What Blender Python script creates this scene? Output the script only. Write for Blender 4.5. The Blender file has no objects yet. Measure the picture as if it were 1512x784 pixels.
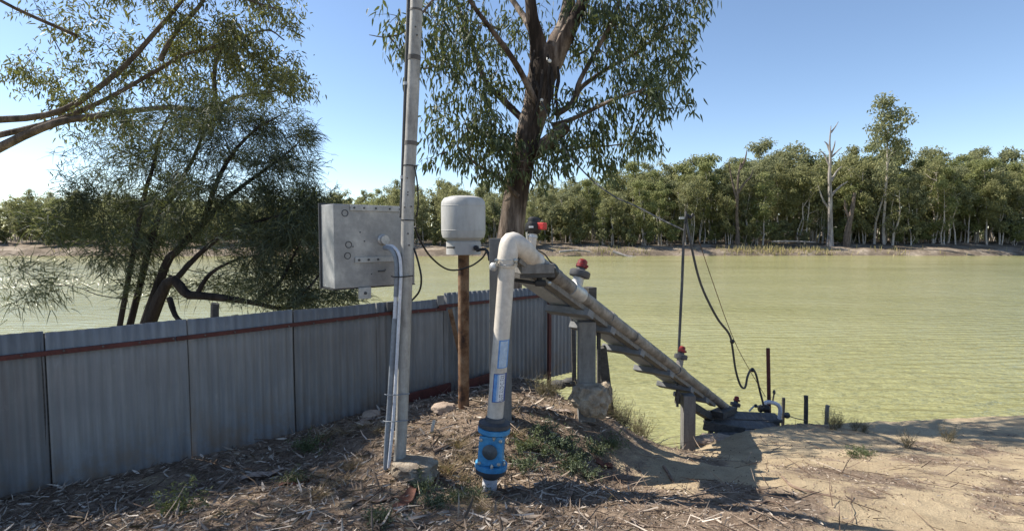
import bpy, bmesh, math, random
import numpy as np
from mathutils import Vector, Matrix

random.seed(7); RNG = np.random.default_rng(11)
R = math.radians
scene = bpy.context.scene
col = scene.collection

# ------------------------------------------------------------------ camera, world, sun, exposure
CAM = Vector((0, 0, 1.6)); F = 784.0; PITCH = R(3.43)
cd = bpy.data.cameras.new('camera'); cam = bpy.data.objects.new('camera', cd); col.objects.link(cam)
cam.location = CAM; cam.rotation_euler = (R(90) - PITCH, 0, 0)
cd.sensor_fit = 'HORIZONTAL'; cd.sensor_width = 36; cd.lens = 36 * F / 1512
cd.clip_start = 0.05; cd.clip_end = 3000
scene.camera = cam

SUN = Vector((-1.67, 0.55, 1.83)).normalized()
world = bpy.data.worlds.new('World'); scene.world = world; world.use_nodes = True
wn = world.node_tree; wn.nodes.clear()
sky = wn.nodes.new('ShaderNodeTexSky'); sky.sky_type = 'NISHITA'; sky.sun_disc = False
sky.sun_elevation = math.asin(SUN.z); sky.sun_rotation = math.atan2(SUN.x, SUN.y)
sky.altitude = 50; sky.air_density = 0.85; sky.dust_density = 0.15; sky.ozone_density = 1.5
bg = wn.nodes.new('ShaderNodeBackground'); bg.inputs[1].default_value = 0.10
wo = wn.nodes.new('ShaderNodeOutputWorld')
wn.links.new(sky.outputs[0], bg.inputs[0]); wn.links.new(bg.outputs[0], wo.inputs[0])
sl = bpy.data.lights.new('sun', 'SUN'); sl.energy = 4.5; sl.angle = R(0.53); sl.color = (1.0, 0.93, 0.82)
so = bpy.data.objects.new('sun', sl); col.objects.link(so)
so.rotation_euler = (-SUN).to_track_quat('-Z', 'Y').to_euler(); so.location = SUN * 60
scene.view_settings.view_transform = 'Standard'; scene.view_settings.look = 'None'
scene.view_settings.gamma = 1; scene.view_settings.use_curve_mapping = False
scene.view_settings.exposure = 0.98
scene.render.engine = 'CYCLES'

# ------------------------------------------------------------------ helpers
def U(px, py, Y):
    a = (px - 756) / F; b = (392 - py) / F
    d = Vector((a, math.cos(PITCH) + b * math.sin(PITCH), -math.sin(PITCH) + b * math.cos(PITCH)))
    return CAM + d * (Y / d.y)

ORG = {}
def tag(o, label=None, cat=None, group=None, kind=None):
    if label: o['label'] = label
    if cat: o['category'] = cat
    if group: o['group'] = group
    if kind: o['kind'] = kind
    return o

def thing(name, loc, label, cat, group=None):
    o = bpy.data.objects.new(name, None); col.objects.link(o)
    o.empty_display_size = 0.1
    o.location = loc; ORG[o] = Vector(loc)
    return tag(o, label, cat, group)

def link_mesh(name, me, mat, parent=None, origin=None):
    o = bpy.data.objects.new(name, me); col.objects.link(o)
    if mat: me.materials.append(mat)
    if parent is not None:
        o.parent = parent; ORG[o] = ORG[parent]
    else:
        org = Vector(origin) if origin is not None else Vector((0, 0, 0))
        o.location = org; ORG[o] = org
    return o

def quads_mesh(name, V, Fq, smooth=False):
    V = np.asarray(V, dtype=np.float32).reshape(-1, 3); Fq = np.asarray(Fq, dtype=np.int32)
    k = Fq.shape[1]; n = len(Fq)
    me = bpy.data.meshes.new(name)
    me.vertices.add(len(V)); me.vertices.foreach_set('co', V.ravel())
    me.loops.add(n * k); me.loops.foreach_set('vertex_index', Fq.ravel())
    me.polygons.add(n)
    me.polygons.foreach_set('loop_start', np.arange(0, n * k, k, dtype=np.int32))
    me.polygons.foreach_set('loop_total', np.full(n, k, dtype=np.int32))
    if smooth: me.polygons.foreach_set('use_smooth', np.ones(n, dtype=bool))
    me.update(calc_edges=True); me.validate()
    return me

def catmull(pts, sub):
    pts = [Vector(p) for p in pts]
    if len(pts) < 3 or sub < 2: return pts
    out = []
    P = [pts[0] * 2 - pts[1]] + pts + [pts[-1] * 2 - pts[-2]]
    for i in range(1, len(P) - 2):
        a, b, c, d = P[i-1], P[i], P[i+1], P[i+2]
        for k in range(sub):
            t = k / sub
            out.append(0.5 * ((2*b) + (c-a)*t + (2*a-5*b+4*c-d)*t*t + (-a+3*b-3*c+d)*t**3))
    out.append(pts[-1]); return out

def lerp_list(r, n):
    xs = np.linspace(0, len(r) - 1, n)
    return list(np.interp(xs, range(len(r)), r))

class MB:
    def __init__(s): s.v = []; s.f = []; s.sm = []
    def add(s, vs, fs, smooth=False):
        b = len(s.v); s.v += [Vector(v) for v in vs]
        s.f += [[i + b for i in f] for f in fs]; s.sm += [smooth] * len(fs); return s
    def box(s, c, size, M=None):
        hx, hy, hz = size[0]/2, size[1]/2, size[2]/2
        vs = [Vector((x, y, z)) for x in (-hx, hx) for y in (-hy, hy) for z in (-hz, hz)]
        if M is not None: vs = [M @ v for v in vs]
        c = Vector(c)
        return s.add([v + c for v in vs], [(0,1,3,2), (4,6,7,5), (0,4,5,1), (2,3,7,6), (0,2,6,4), (1,5,7,3)])
    def obox(s, a, b, w, h, up=(0,0,1)):
        """bar from a to b, width w sideways, height h along up"""
        a = Vector(a); b = Vector(b); d = (b - a); L = d.length; d.normalize()
        side = d.cross(Vector(up)).normalized(); u = side.cross(d).normalized()
        M = Matrix((side, d, u)).transposed()
        return s.box((a + b) / 2, (w, L, h), M)
    def tube(s, pts, rad, n=10, sub=4, cap=True, rough=0.0, smooth=True):
        pts = catmull(pts, sub); m = len(pts)
        if not hasattr(rad, '__len__'): rad = [rad] * m
        elif len(rad) != m: rad = lerp_list(rad, m)
        t = (pts[1] - pts[0]).normalized()
        ref = Vector((0, 0, 1)) if abs(t.z) < 0.9 else Vector((1, 0, 0))
        nn = (ref - t * ref.dot(t)).normalized()
        vs = []; fs = []
        for i, p in enumerate(pts):
            if i == 0: t = pts[1] - pts[0]
            elif i == m - 1: t = pts[-1] - pts[-2]
            else: t = pts[i+1] - pts[i-1]
            t.normalize()
            nn = nn - t * nn.dot(t)
            if nn.length < 1e-5: nn = t.orthogonal()
            nn.normalize(); bb = t.cross(nn)
            for k in range(n):
                a = 2 * math.pi * k / n
                rr = rad[i] * (1 + (random.uniform(-rough, rough) if rough else 0))
                vs.append(p + (nn * math.cos(a) + bb * math.sin(a)) * rr)
        for i in range(m - 1):
            for k in range(n):
                k2 = (k + 1) % n
                fs.append((i*n+k, i*n+k2, (i+1)*n+k2, (i+1)*n+k))
        s.add(vs, fs, smooth)
        if cap:
            b = len(s.v) - len(vs)
            s.f.append([b + k for k in range(n)][::-1]); s.sm.append(False)
            s.f.append([b + (m-1)*n + k for k in range(n)]); s.sm.append(False)
        return s
    def cyl(s, a, b, r1, r2=None, n=20):
        return s.tube([a, b], [r1, r1 if r2 is None else r2], n=n, sub=1)
    def lathe(s, base, axis, prof, n=24, smooth=True):
        """profile (r,h) along axis from base"""
        base = Vector(base); ax = Vector(axis).normalized(); e1 = ax.orthogonal().normalized(); e2 = ax.cross(e1)
        vs = []; fs = []
        for (r, h) in prof:
            for k in range(n):
                a = 2*math.pi*k/n
                vs.append(base + ax*h + (e1*math.cos(a) + e2*math.sin(a))*max(r, 1e-4))
        for i in range(len(prof)-1):
            for k in range(n):
                k2 = (k+1) % n
                fs.append((i*n+k, i*n+k2, (i+1)*n+k2, (i+1)*n+k))
        fs.append(list(range(n))[::-1]); fs.append([(len(prof)-1)*n+k for k in range(n)])
        b = len(s.f); s.add(vs, fs, smooth); s.sm[-1] = False; s.sm[-2] = False
        return s
    def ball(s, c, r, n=10, squash=(1,1,1), jit=0.0):
        c = Vector(c); prof = []; vs = []; fs = []
        for i in range(n//2 + 1):
            th = math.pi * i / (n//2)
            for k in range(n):
                a = 2*math.pi*k/n; q = 1 + random.uniform(-jit, jit)
                vs.append(c + Vector((math.sin(th)*math.cos(a)*squash[0], math.sin(th)*math.sin(a)*squash[1], math.cos(th)*squash[2]))*r*q)
        for i in range(n//2):
            for k in range(n):
                k2 = (k+1) % n; fs.append((i*n+k, (i+1)*n+k, (i+1)*n+k2, i*n+k2))
        return s.add(vs, fs, True)
    def build(s, name, mat, parent=None, origin=None, bevel=0.0):
        org = ORG[parent] if parent is not None else (Vector(origin) if origin is not None else Vector((0,0,0)))
        me = bpy.data.meshes.new(name)
        me.from_pydata([v - org for v in s.v], [], s.f); me.update()
        me.polygons.foreach_set('use_smooth', s.sm)
        bm = bmesh.new(); bm.from_mesh(me); bmesh.ops.recalc_face_normals(bm, faces=bm.faces)
        if bevel > 0:
            ed = [e for e in bm.edges if len(e.link_faces) == 2 and e.calc_face_angle(0) > 0.6]
            bmesh.ops.bevel(bm, geom=ed, offset=bevel, segments=2, affect='EDGES', profile=0.6, clamp_overlap=True)
        bm.to_mesh(me); bm.free()
        if any(s.sm): me.set_sharp_from_angle(angle=R(38))
        return link_mesh(name, me, mat, parent, org)

def copy_tree(o, parent=None):
    c = o.copy(); col.objects.link(c); c.parent = parent
    for ch in list(o.children): copy_tree(ch, c)
    return c

# value noise (numpy)
def _h(i, j, s):
    n = (i * 374761393 + j * 668265263 + s * 974711) & 0x7fffffff
    n = ((n ^ (n >> 13)) * 1274126177) & 0x7fffffff
    return ((n ^ (n >> 16)) & 0xffff) / 65535.0
def vn(x, y, s=0):
    x = np.asarray(x, float); y = np.asarray(y, float)
    i = np.floor(x).astype(np.int64); j = np.floor(y).astype(np.int64)
    u = x - i; v = y - j; u = u*u*(3-2*u); v = v*v*(3-2*v)
    return (_h(i,j,s)*(1-u)+_h(i+1,j,s)*u)*(1-v) + (_h(i,j+1,s)*(1-u)+_h(i+1,j+1,s)*u)*v
def fbm(x, y, s=0, o=4):
    t = 0; a = 0.5
    for k in range(o):
        t = t + a * vn(x*2**k, y*2**k, s+k*17); a *= 0.5
    return t / (1 - 0.5**o)

# ------------------------------------------------------------------ materials
class NT:
    def __init__(s, name):
        s.m = bpy.data.materials.new(name); s.m.use_nodes = True
        s.t = s.m.node_tree; s.t.nodes.clear()
        s.out = s.n('ShaderNodeOutputMaterial')
    def n(s, typ, **kw):
        nd = s.t.nodes.new(typ)
        for k, v in kw.items(): setattr(nd, k, v)
        return nd
    def l(s, a, b): s.t.links.new(a, b)
    def noise(s, vec, scale, detail=5, rough=0.6, stretch=None):
        nz = s.n('ShaderNodeTexNoise'); nz.inputs['Scale'].default_value = scale
        nz.inputs['Detail'].default_value = detail; nz.inputs['Roughness'].default_value = rough
        if stretch:
            mp = s.n('ShaderNodeMapping'); mp.inputs['Scale'].default_value = stretch
            s.l(vec, mp.inputs[0]); vec = mp.outputs[0]
        s.l(vec, nz.inputs['Vector']); return nz.outputs['Fac']
    def ramp(s, fac, stops):
        r = s.n('ShaderNodeValToRGB'); e = r.color_ramp.elements
        while len(e) < len(stops): e.new(0.5)
        for i, (p, c) in enumerate(stops):
            e[i].position = p; e[i].color = (*c, 1) if len(c) == 3 else c
        s.l(fac, r.inputs[0]); return r.outputs[0]
    def mix(s, fac, a, b, typ='MIX'):
        m = s.n('ShaderNodeMix', data_type='RGBA', blend_type=typ)
        for sock, v in ((m.inputs[0], fac), (m.inputs[6], a), (m.inputs[7], b)):
            if hasattr(v, 'is_linked'): s.l(v, sock)
            else: sock.default_value = v if not isinstance(v, tuple) else (*v, 1)
        return m.outputs[2]
    def bsdf(s, color, rough=0.6, metal=0.0, bump=None, bdist=0.01, bstr=0.5, spec=0.5):
        b = s.n('ShaderNodeBsdfPrincipled')
        if hasattr(color, 'is_linked'): s.l(color, b.inputs['Base Color'])
        else: b.inputs['Base Color'].default_value = (*color, 1)
        if hasattr(rough, 'is_linked'): s.l(rough, b.inputs['Roughness'])
        else: b.inputs['Roughness'].default_value = rough
        b.inputs['Metallic'].default_value = metal; b.inputs['Specular IOR Level'].default_value = spec
        if bump is not None:
            bp = s.n('ShaderNodeBump'); bp.inputs['Distance'].default_value = bdist; bp.inputs['Strength'].default_value = bstr
            s.l(bump, bp.inputs['Height']); s.l(bp.outputs[0], b.inputs['Normal'])
        s.l(b.outputs[0], s.out.inputs['Surface']); return b
    def obj(s): return s.n('ShaderNodeTexCoord').outputs['Object']
    def pos(s): return s.n('ShaderNodeNewGeometry').outputs['Position']

def weathered(name, stops, scale=4, rough=0.65, metal=0.0, stretch=None, bump=0.3, bdist=0.004, fine=40, spec=0.4, fm=0.65):
    t = NT(name); p = t.pos()
    a = t.noise(p, scale, 7, 0.65, stretch); c = t.ramp(a, stops)
    f = t.noise(p, fine, 4, 0.7)
    g = t.ramp(f, [(0.3, (0.72,)*3), (0.7, (1.15,)*3)])
    c = t.mix(fm, c, g, 'MULTIPLY')
    t.bsdf(c, rough, metal, f, bdist, bump, spec); return t.m

def leafmat(name, c1, c2, c3, trans=0.35, rough=0.45, gloss=0.5, tcol=(0.25, 0.28, 0.04)):
    t = NT(name)
    g = t.n('ShaderNodeNewGeometry')
    c = t.ramp(g.outputs['Random Per Island'], [(0.0, c1), (0.55, c2), (1.0, c3)])
    b = t.bsdf(c, rough, 0, spec=gloss)
    tr = t.n('ShaderNodeBsdfTranslucent'); t.l(t.mix(0.5, c, tcol, 'MIX'), tr.inputs[0])
    mx = t.n('ShaderNodeMixShader'); mx.inputs[0].default_value = trans
    t.l(b.outputs[0], mx.inputs[1]); t.l(tr.outputs[0], mx.inputs[2]); t.l(mx.outputs[0], t.out.inputs['Surface'])
    return t.m

M = {}
# galvanised sheet: vertical streaks
def galv(name, lo, hi, metal=0.35):
    t = NT(name); p = t.pos()
    a = t.noise(p, 3.0, 6, 0.6, (6, 6, 0.35)); b = t.noise(p, 1.7, 5, 0.6)
    c = t.ramp(a, [(0.3, lo), (0.7, hi)])
    c = t.mix(t.ramp(b, [(0.45, (0,0,0)), (0.75, (0.55,)*3)]), c, (0.135, 0.143, 0.155))
    s = t.noise(p, 9, 6, 0.7, (1, 1, 0.5))
    c = t.mix(t.ramp(s, [(0.62, (0,0,0)), (0.72, (0.5,)*3)]), c, (0.27, 0.27, 0.265))
    sx = t.n('ShaderNodeSeparateXYZ'); t.l(p, sx.inputs[0]); mr = t.n('ShaderNodeMapRange'); t.l(sx.outputs[2], mr.inputs[0])
    mr.inputs[1].default_value = 0.12; mr.inputs[2].default_value = -0.42
    mud = t.n('ShaderNodeMath', operation='MULTIPLY'); t.l(mr.outputs[0], mud.inputs[0]); t.l(t.ramp(t.noise(p, 5, 6, 0.7), [(0.42, (0,0,0)), (0.62, (1,1,1))]), mud.inputs[1])
    c = t.mix(mud.outputs[0], c, (0.20, 0.155, 0.115))
    oi = t.n('ShaderNodeObjectInfo'); c = t.mix(1.0, c, t.ramp(oi.outputs['Random'], [(0.0, (0.88,)*3), (1.0, (1.18,)*3)]), 'MULTIPLY')
    rr = t.ramp(a, [(0.3, (0.55,)*3), (0.7, (0.75,)*3)])
    t.bsdf(c, rr, metal, t.noise(p, 60, 3), 0.002, 0.2); return t.m
M['galv'] = galv('galvanised_sheet', (0.145, 0.147, 0.15), (0.255, 0.255, 0.252), 0.1)
M['boxsteel'] = weathered('box_steel', [(0.33, (0.20, 0.202, 0.204)), (0.5, (0.27, 0.271, 0.27)), (0.7, (0.44, 0.435, 0.42))], 3.5, 0.5, 0.3, fine=25, fm=0.4, bump=0.1)
M['boxpale'] = weathered('pale_flashing', [(0.3, (0.3, 0.31, 0.31)), (0.7, (0.5, 0.5, 0.48))], 9, 0.55, 0.2)
M['redpaint'] = weathered('red_oxide', [(0.3, (0.06, 0.018, 0.015)), (0.7, (0.12, 0.034, 0.027))], 8, 0.7)
M['pole'] = weathered('pole_paint', [(0.28, (0.20, 0.19, 0.175)), (0.5, (0.34, 0.33, 0.305)), (0.72, (0.45, 0.44, 0.41))], 5, 0.6, 0.1, (3, 3, 0.7), fine=30)
M['band'] = weathered('dark_band', [(0.3, (0.07, 0.065, 0.06)), (0.7, (0.13, 0.12, 0.11))], 10)
M['conduit'] = weathered('grey_conduit', [(0.3, (0.17, 0.19, 0.215)), (0.7, (0.26, 0.285, 0.31))], 5, 0.5)
M['conduit_pale'] = weathered('pale_conduit', [(0.3, (0.52, 0.54, 0.58)), (0.7, (0.68, 0.69, 0.72))], 5, 0.45)
M['conduit_dark'] = weathered('dark_conduit', [(0.3, (0.035, 0.037, 0.04)), (0.7, (0.075, 0.078, 0.08))], 5, 0.55)
M['black'] = weathered('black_plastic', [(0.3, (0.010, 0.010, 0.011)), (0.7, (0.022, 0.022, 0.023))], 8, 0.5)
M['rubber'] = weathered('dark_flange', [(0.3, (0.04, 0.042, 0.046)), (0.7, (0.085, 0.087, 0.092))], 9, 0.55)
M['pvc'] = weathered('old_pvc', [(0.25, (0.36, 0.305, 0.24)), (0.42, (0.54, 0.49, 0.42)), (0.8, (0.66, 0.62, 0.56))], 3.2, 0.5, 0, (2, 2, 0.8), fine=22)
M['pvc_grey'] = weathered('grimy_pvc', [(0.34, (0.095, 0.085, 0.076)), (0.48, (0.19, 0.174, 0.155)), (0.68, (0.31, 0.288, 0.258))], 5.5, 0.55, 0, fine=22)
M['galvpipe'] = weathered('tee_galvanised', [(0.3, (0.33, 0.34, 0.34)), (0.7, (0.55, 0.55, 0.54))], 14, 0.45, 0.4)
M['tank'] = weathered('tank_paint', [(0.3, (0.31, 0.30, 0.28)), (0.5, (0.41, 0.405, 0.39)), (0.75, (0.47, 0.465, 0.45))], 3.0, 0.5, stretch=(2, 2, 0.6), fine=12, fm=0.15, bump=0.05)
M['rust'] = weathered('rusty_steel', [(0.36, (0.04, 0.022, 0.016)), (0.46, (0.15, 0.078, 0.04)), (0.6, (0.27, 0.175, 0.105)), (0.66, (0.07, 0.043, 0.03))], 7, 0.85, 0.1, fine=70, bump=0.6)
M['blue'] = weathered('blue_enamel', [(0.3, (0.035, 0.17, 0.36)), (0.5, (0.06, 0.27, 0.50)), (0.7, (0.12, 0.36, 0.58))], 9, 0.4)
M['dial'] = weathered('grey_cover', [(0.3, (0.06, 0.07, 0.075)), (0.7, (0.11, 0.12, 0.125))], 9, 0.5)
M['bolt'] = weathered('zinc_bolt', [(0.3, (0.4, 0.4, 0.36)), (0.7, (0.6, 0.58, 0.5))], 30, 0.4, 0.5)
M['redcap'] = weathered('red_cap', [(0.36, (0.06, 0.012, 0.011)), (0.5, (0.19, 0.014, 0.013)), (0.65, (0.30, 0.02, 0.018))], 22, 0.45)
M['redtag'] = weathered('red_tag', [(0.3, (0.42, 0.02, 0.02)), (0.7, (0.55, 0.035, 0.03))], 20, 0.45)
M['concrete'] = weathered('rough_concrete', [(0.3, (0.19, 0.145, 0.10)), (0.5, (0.33, 0.27, 0.20)), (0.7, (0.50, 0.44, 0.35))], 12, 0.9, fine=60, bump=1.0, bdist=0.02)
M['steelpost'] = weathered('post_grey', [(0.3, (0.12, 0.117, 0.11)), (0.7, (0.22, 0.213, 0.20))], 5, 0.75, 0, (4, 4, 0.5))
M['timber'] = weathered('trestle_timber', [(0.3, (0.125, 0.13, 0.133)), (0.7, (0.235, 0.24, 0.243))], 6, 0.75, 0, (1, 1, 3))
M['channel'] = weathered('channel_grey', [(0.3, (0.33, 0.36, 0.375)), (0.7, (0.47, 0.495, 0.505))], 6, 0.65)
M['darkwood'] = weathered('dark_timber', [(0.3, (0.035, 0.033, 0.03)), (0.7, (0.10, 0.095, 0.088))], 7, 0.85, 0, (2, 2, 5))
M['deckwood'] = weathered('deck_timber', [(0.3, (0.06, 0.058, 0.056)), (0.7, (0.17, 0.165, 0.16))], 6, 0.8, 0, (4, 1, 4))
M['card'] = weathered('pale_card', [(0.3, (0.38, 0.38, 0.34)), (0.7, (0.55, 0.54, 0.49))], 20, 0.7)
M['st_light'] = weathered('sticker_faded', [(0.3, (0.30, 0.42, 0.58)), (0.7, (0.48, 0.58, 0.68))], 25, 0.5)
M['st_mid'] = weathered('sticker_mid_blue', [(0.3, (0.07, 0.22, 0.52)), (0.7, (0.15, 0.33, 0.62))], 25, 0.5)
M['st_dark'] = weathered('sticker_navy', [(0.3, (0.012, 0.04, 0.20)), (0.7, (0.025, 0.075, 0.30))], 25, 0.5)
M['st_white'] = weathered('sticker_white', [(0.3, (0.62, 0.64, 0.68)), (0.7, (0.75, 0.76, 0.78))], 25, 0.5)
M['st_ink'] = weathered('sticker_ink', [(0.3, (0.015, 0.018, 0.04)), (0.7, (0.03, 0.035, 0.06))], 25, 0.5)
M['white_ceramic'] = weathered('white_insulator', [(0.3, (0.7, 0.7, 0.68)), (0.7, (0.8, 0.8, 0.78))], 25, 0.3)
M['stone'] = weathered('pale_stone', [(0.3, (0.26, 0.19, 0.14)), (0.7, (0.46, 0.37, 0.29))], 8, 0.9, bump=0.8, bdist=0.01)
M['barkstrip'] = weathered('shed_bark', [(0.3, (0.20, 0.15, 0.12)), (0.7, (0.42, 0.34, 0.28))], 12, 0.85, 0, (1, 6, 1))
M['barkred'] = weathered('red_bark', [(0.3, (0.07, 0.028, 0.02)), (0.7, (0.17, 0.075, 0.05))], 12, 0.85)
M['stick'] = weathered('dead_stick', [(0.3, (0.13, 0.085, 0.06)), (0.7, (0.30, 0.22, 0.165))], 12, 0.85)

def barkmat(name, stops, sc=2.5):
    t = NT(name); p = t.pos()
    a = t.noise(p, sc, 7, 0.65, (3.2, 3.2, 0.5)); f = t.noise(p, sc*4, 6, 0.7, (4, 4, 0.4))
    c = t.ramp(a, stops); c = t.mix(0.6, c, t.ramp(f, [(0.3, (0.55,)*3), (0.7, (1.25,)*3)]), 'MULTIPLY')
    t.bsdf(c, 0.9, 0, f, 0.03, 0.7, 0.2); return t.m
M['bark'] = barkmat('gum_bark', [(0.38, (0.03, 0.022, 0.017)), (0.48, (0.075, 0.055, 0.043)), (0.56, (0.18, 0.14, 0.112)), (0.70, (0.33, 0.28, 0.235))], 1.3)
M['bark_left'] = barkmat('grey_bark', [(0.35, (0.06, 0.048, 0.04)), (0.55, (0.16, 0.125, 0.10)), (0.75, (0.30, 0.25, 0.21))])
M['bark_dark'] = barkmat('dark_bark', [(0.35, (0.018, 0.015, 0.014)), (0.7, (0.06, 0.05, 0.045))])
M['bark_pale'] = barkmat('pale_far_bark', [(0.3, (0.24, 0.20, 0.17)), (0.5, (0.44, 0.39, 0.34)), (0.75, (0.62, 0.58, 0.53))], 0.5)
M['bark_dead'] = barkmat('dead_wood', [(0.35, (0.15, 0.13, 0.115)), (0.55, (0.33, 0.30, 0.28)), (0.7, (0.48, 0.45, 0.42))], 0.6)

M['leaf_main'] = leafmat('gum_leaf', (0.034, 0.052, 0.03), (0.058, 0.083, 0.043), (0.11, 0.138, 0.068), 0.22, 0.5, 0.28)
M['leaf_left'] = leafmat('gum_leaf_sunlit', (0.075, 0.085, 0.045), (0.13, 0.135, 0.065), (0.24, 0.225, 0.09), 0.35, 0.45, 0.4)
M['needle'] = leafmat('needle', (0.035, 0.047, 0.034), (0.058, 0.073, 0.052), (0.10, 0.115, 0.075), 0.25, 0.6, 0.2)
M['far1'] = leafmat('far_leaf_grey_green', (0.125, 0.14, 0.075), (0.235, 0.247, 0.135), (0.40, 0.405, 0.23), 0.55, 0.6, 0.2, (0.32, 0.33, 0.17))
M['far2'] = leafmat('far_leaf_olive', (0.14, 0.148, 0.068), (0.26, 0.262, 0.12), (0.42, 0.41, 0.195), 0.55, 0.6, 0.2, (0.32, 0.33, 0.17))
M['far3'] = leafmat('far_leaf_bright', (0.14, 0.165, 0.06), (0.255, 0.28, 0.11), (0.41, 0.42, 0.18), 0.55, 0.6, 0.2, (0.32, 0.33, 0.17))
M['saltbush'] = leafmat('saltbush_leaf', (0.06, 0.085, 0.05), (0.105, 0.135, 0.08), (0.19, 0.215, 0.14), 0.2, 0.6, 0.2)
M['greenbush'] = leafmat('green_weed_leaf', (0.07, 0.09, 0.045), (0.11, 0.138, 0.07), (0.175, 0.20, 0.105), 0.2, 0.6, 0.2)
M['drygrass'] = leafmat('dry_grass', (0.19, 0.13, 0.075), (0.32, 0.235, 0.14), (0.46, 0.37, 0.24), 0.2, 0.7, 0.2)
M['drystem'] = leafmat('dry_stem', (0.10, 0.085, 0.055), (0.17, 0.145, 0.095), (0.27, 0.225, 0.15), 0.15, 0.7, 0.2)
M['bankgrass'] = leafmat('bank_grass_blade', (0.24, 0.21, 0.085), (0.38, 0.32, 0.15), (0.50, 0.42, 0.23), 0.3, 0.7, 0.2)
M['litter'] = leafmat('leaf_litter_mix', (0.10, 0.072, 0.055), (0.29, 0.23, 0.18), (0.66, 0.58, 0.49), 0.1, 0.75, 0.2)
M['twiglitter'] = leafmat('twig_litter', (0.06, 0.04, 0.03), (0.16, 0.11, 0.08), (0.30, 0.235, 0.18), 0.0, 0.8, 0.2)

# ground
t = NT('bank_soil'); p = t.pos()
at = t.n('ShaderNodeAttribute', attribute_name='litter').outputs['Fac']
n1 = t.noise(p, 2.2, 6, 0.65); n2 = t.noise(p, 14, 6, 0.7); n3 = t.noise(p, 70, 4, 0.7)
sand = t.ramp(n1, [(0.3, (0.32, 0.248, 0.16)), (0.7, (0.51, 0.41, 0.27))])
dirt = t.ramp(n2, [(0.32, (0.10, 0.073, 0.053)), (0.5, (0.21, 0.157, 0.116)), (0.7, (0.355, 0.278, 0.205))])
msk = t.n('ShaderNodeMath', operation='ADD'); t.l(at, msk.inputs[0])
m2 = t.n('ShaderNodeMath', operation='MULTIPLY_ADD'); t.l(n2, m2.inputs[0]); m2.inputs[1].default_value = 1.5; m2.inputs[2].default_value = -0.75
t.l(m2.outputs[0], msk.inputs[1])
mk = t.ramp(msk.outputs[0], [(0.3, (0,0,0)), (0.62, (1,1,1))])
c = t.mix(mk, sand, dirt)
c = t.mix(0.7, c, t.ramp(n3, [(0.3, (0.6,)*3), (0.7, (1.2,)*3)]), 'MULTIPLY')
bm_ = t.n('ShaderNodeMath', operation='ADD'); t.l(n2, bm_.inputs[0]); t.l(n3, bm_.inputs[1])
t.bsdf(c, 0.95, 0, bm_.outputs[0], 0.02, 0.8, 0.1); M['soil'] = t.m

# far bank soil
t = NT('far_bank_soil'); p = t.pos()
n1 = t.noise(p, 0.25, 6, 0.65); n2 = t.noise(p, 1.2, 6, 0.7)
c = t.ramp(n1, [(0.3, (0.10, 0.078, 0.06)), (0.5, (0.20, 0.16, 0.12)), (0.7, (0.40, 0.335, 0.265))])
c = t.mix(0.7, c, t.ramp(n2, [(0.3, (0.55,)*3), (0.7, (1.2,)*3)]), 'MULTIPLY')
t.bsdf(c, 0.95, 0, n2, 0.3, 0.7, 0.1); M['farsoil'] = t.m

# water: turbid green with wind ripples
t = NT('river_water'); p = t.pos()
def rot(vec, rz, sc):
    mp = t.n('ShaderNodeMapping'); mp.inputs['Rotation'].default_value = (0, 0, rz); mp.inputs['Scale'].default_value = sc
    t.l(vec, mp.inputs[0]); return mp.outputs[0]
w1 = t.noise(rot(p, R(-14), (0.5, 1.6, 1)), 1.2, 3, 0.55)
w2 = t.noise(rot(p, R(22), (1.0, 2.4, 1)), 3.0, 3, 0.6)
w3 = t.noise(rot(p, R(-5), (0.06, 0.22, 1)), 1.0, 3, 0.5)
wv = t.n('ShaderNodeTexWave', wave_type='BANDS', bands_direction='Y', wave_profile='SIN'); wv.inputs['Scale'].default_value = 0.62
wv.inputs['Distortion'].default_value = 7.0; wv.inputs['Detail'].default_value = 3.0; wv.inputs['Detail Scale'].default_value = 0.7
t.l(rot(p, R(-9), (0.55, 1.0, 1)), wv.inputs['Vector'])
ad = t.n('ShaderNodeMath', operation='MULTIPLY_ADD'); t.l(w2, ad.inputs[0]); ad.inputs[1].default_value = 0.40; t.l(w1, ad.inputs[2])
ae = t.n('ShaderNodeMath', operation='MULTIPLY_ADD'); t.l(wv.outputs['Fac'], ae.inputs[0]); ae.inputs[1].default_value = 0.22; t.l(ad.outputs[0], ae.inputs[2])
c = t.ramp(w3, [(0.3, (0.275, 0.27, 0.112)), (0.7, (0.34, 0.33, 0.152))])
b = t.bsdf(c, 0.10, 0, ae.outputs[0], 0.24, 1.0, 0.65); b.inputs['IOR'].default_value = 1.33
calm = t.noise(rot(p, R(-4), (0.025, 0.10, 1)), 1.0, 3, 0.55)
t.l(t.ramp(calm, [(0.38, (0.35,)*3), (0.62, (1.0,)*3)]), [n_ for n_ in t.t.nodes if n_.type == 'BUMP'][0].inputs['Strength'])
M['water'] = t.m

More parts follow.
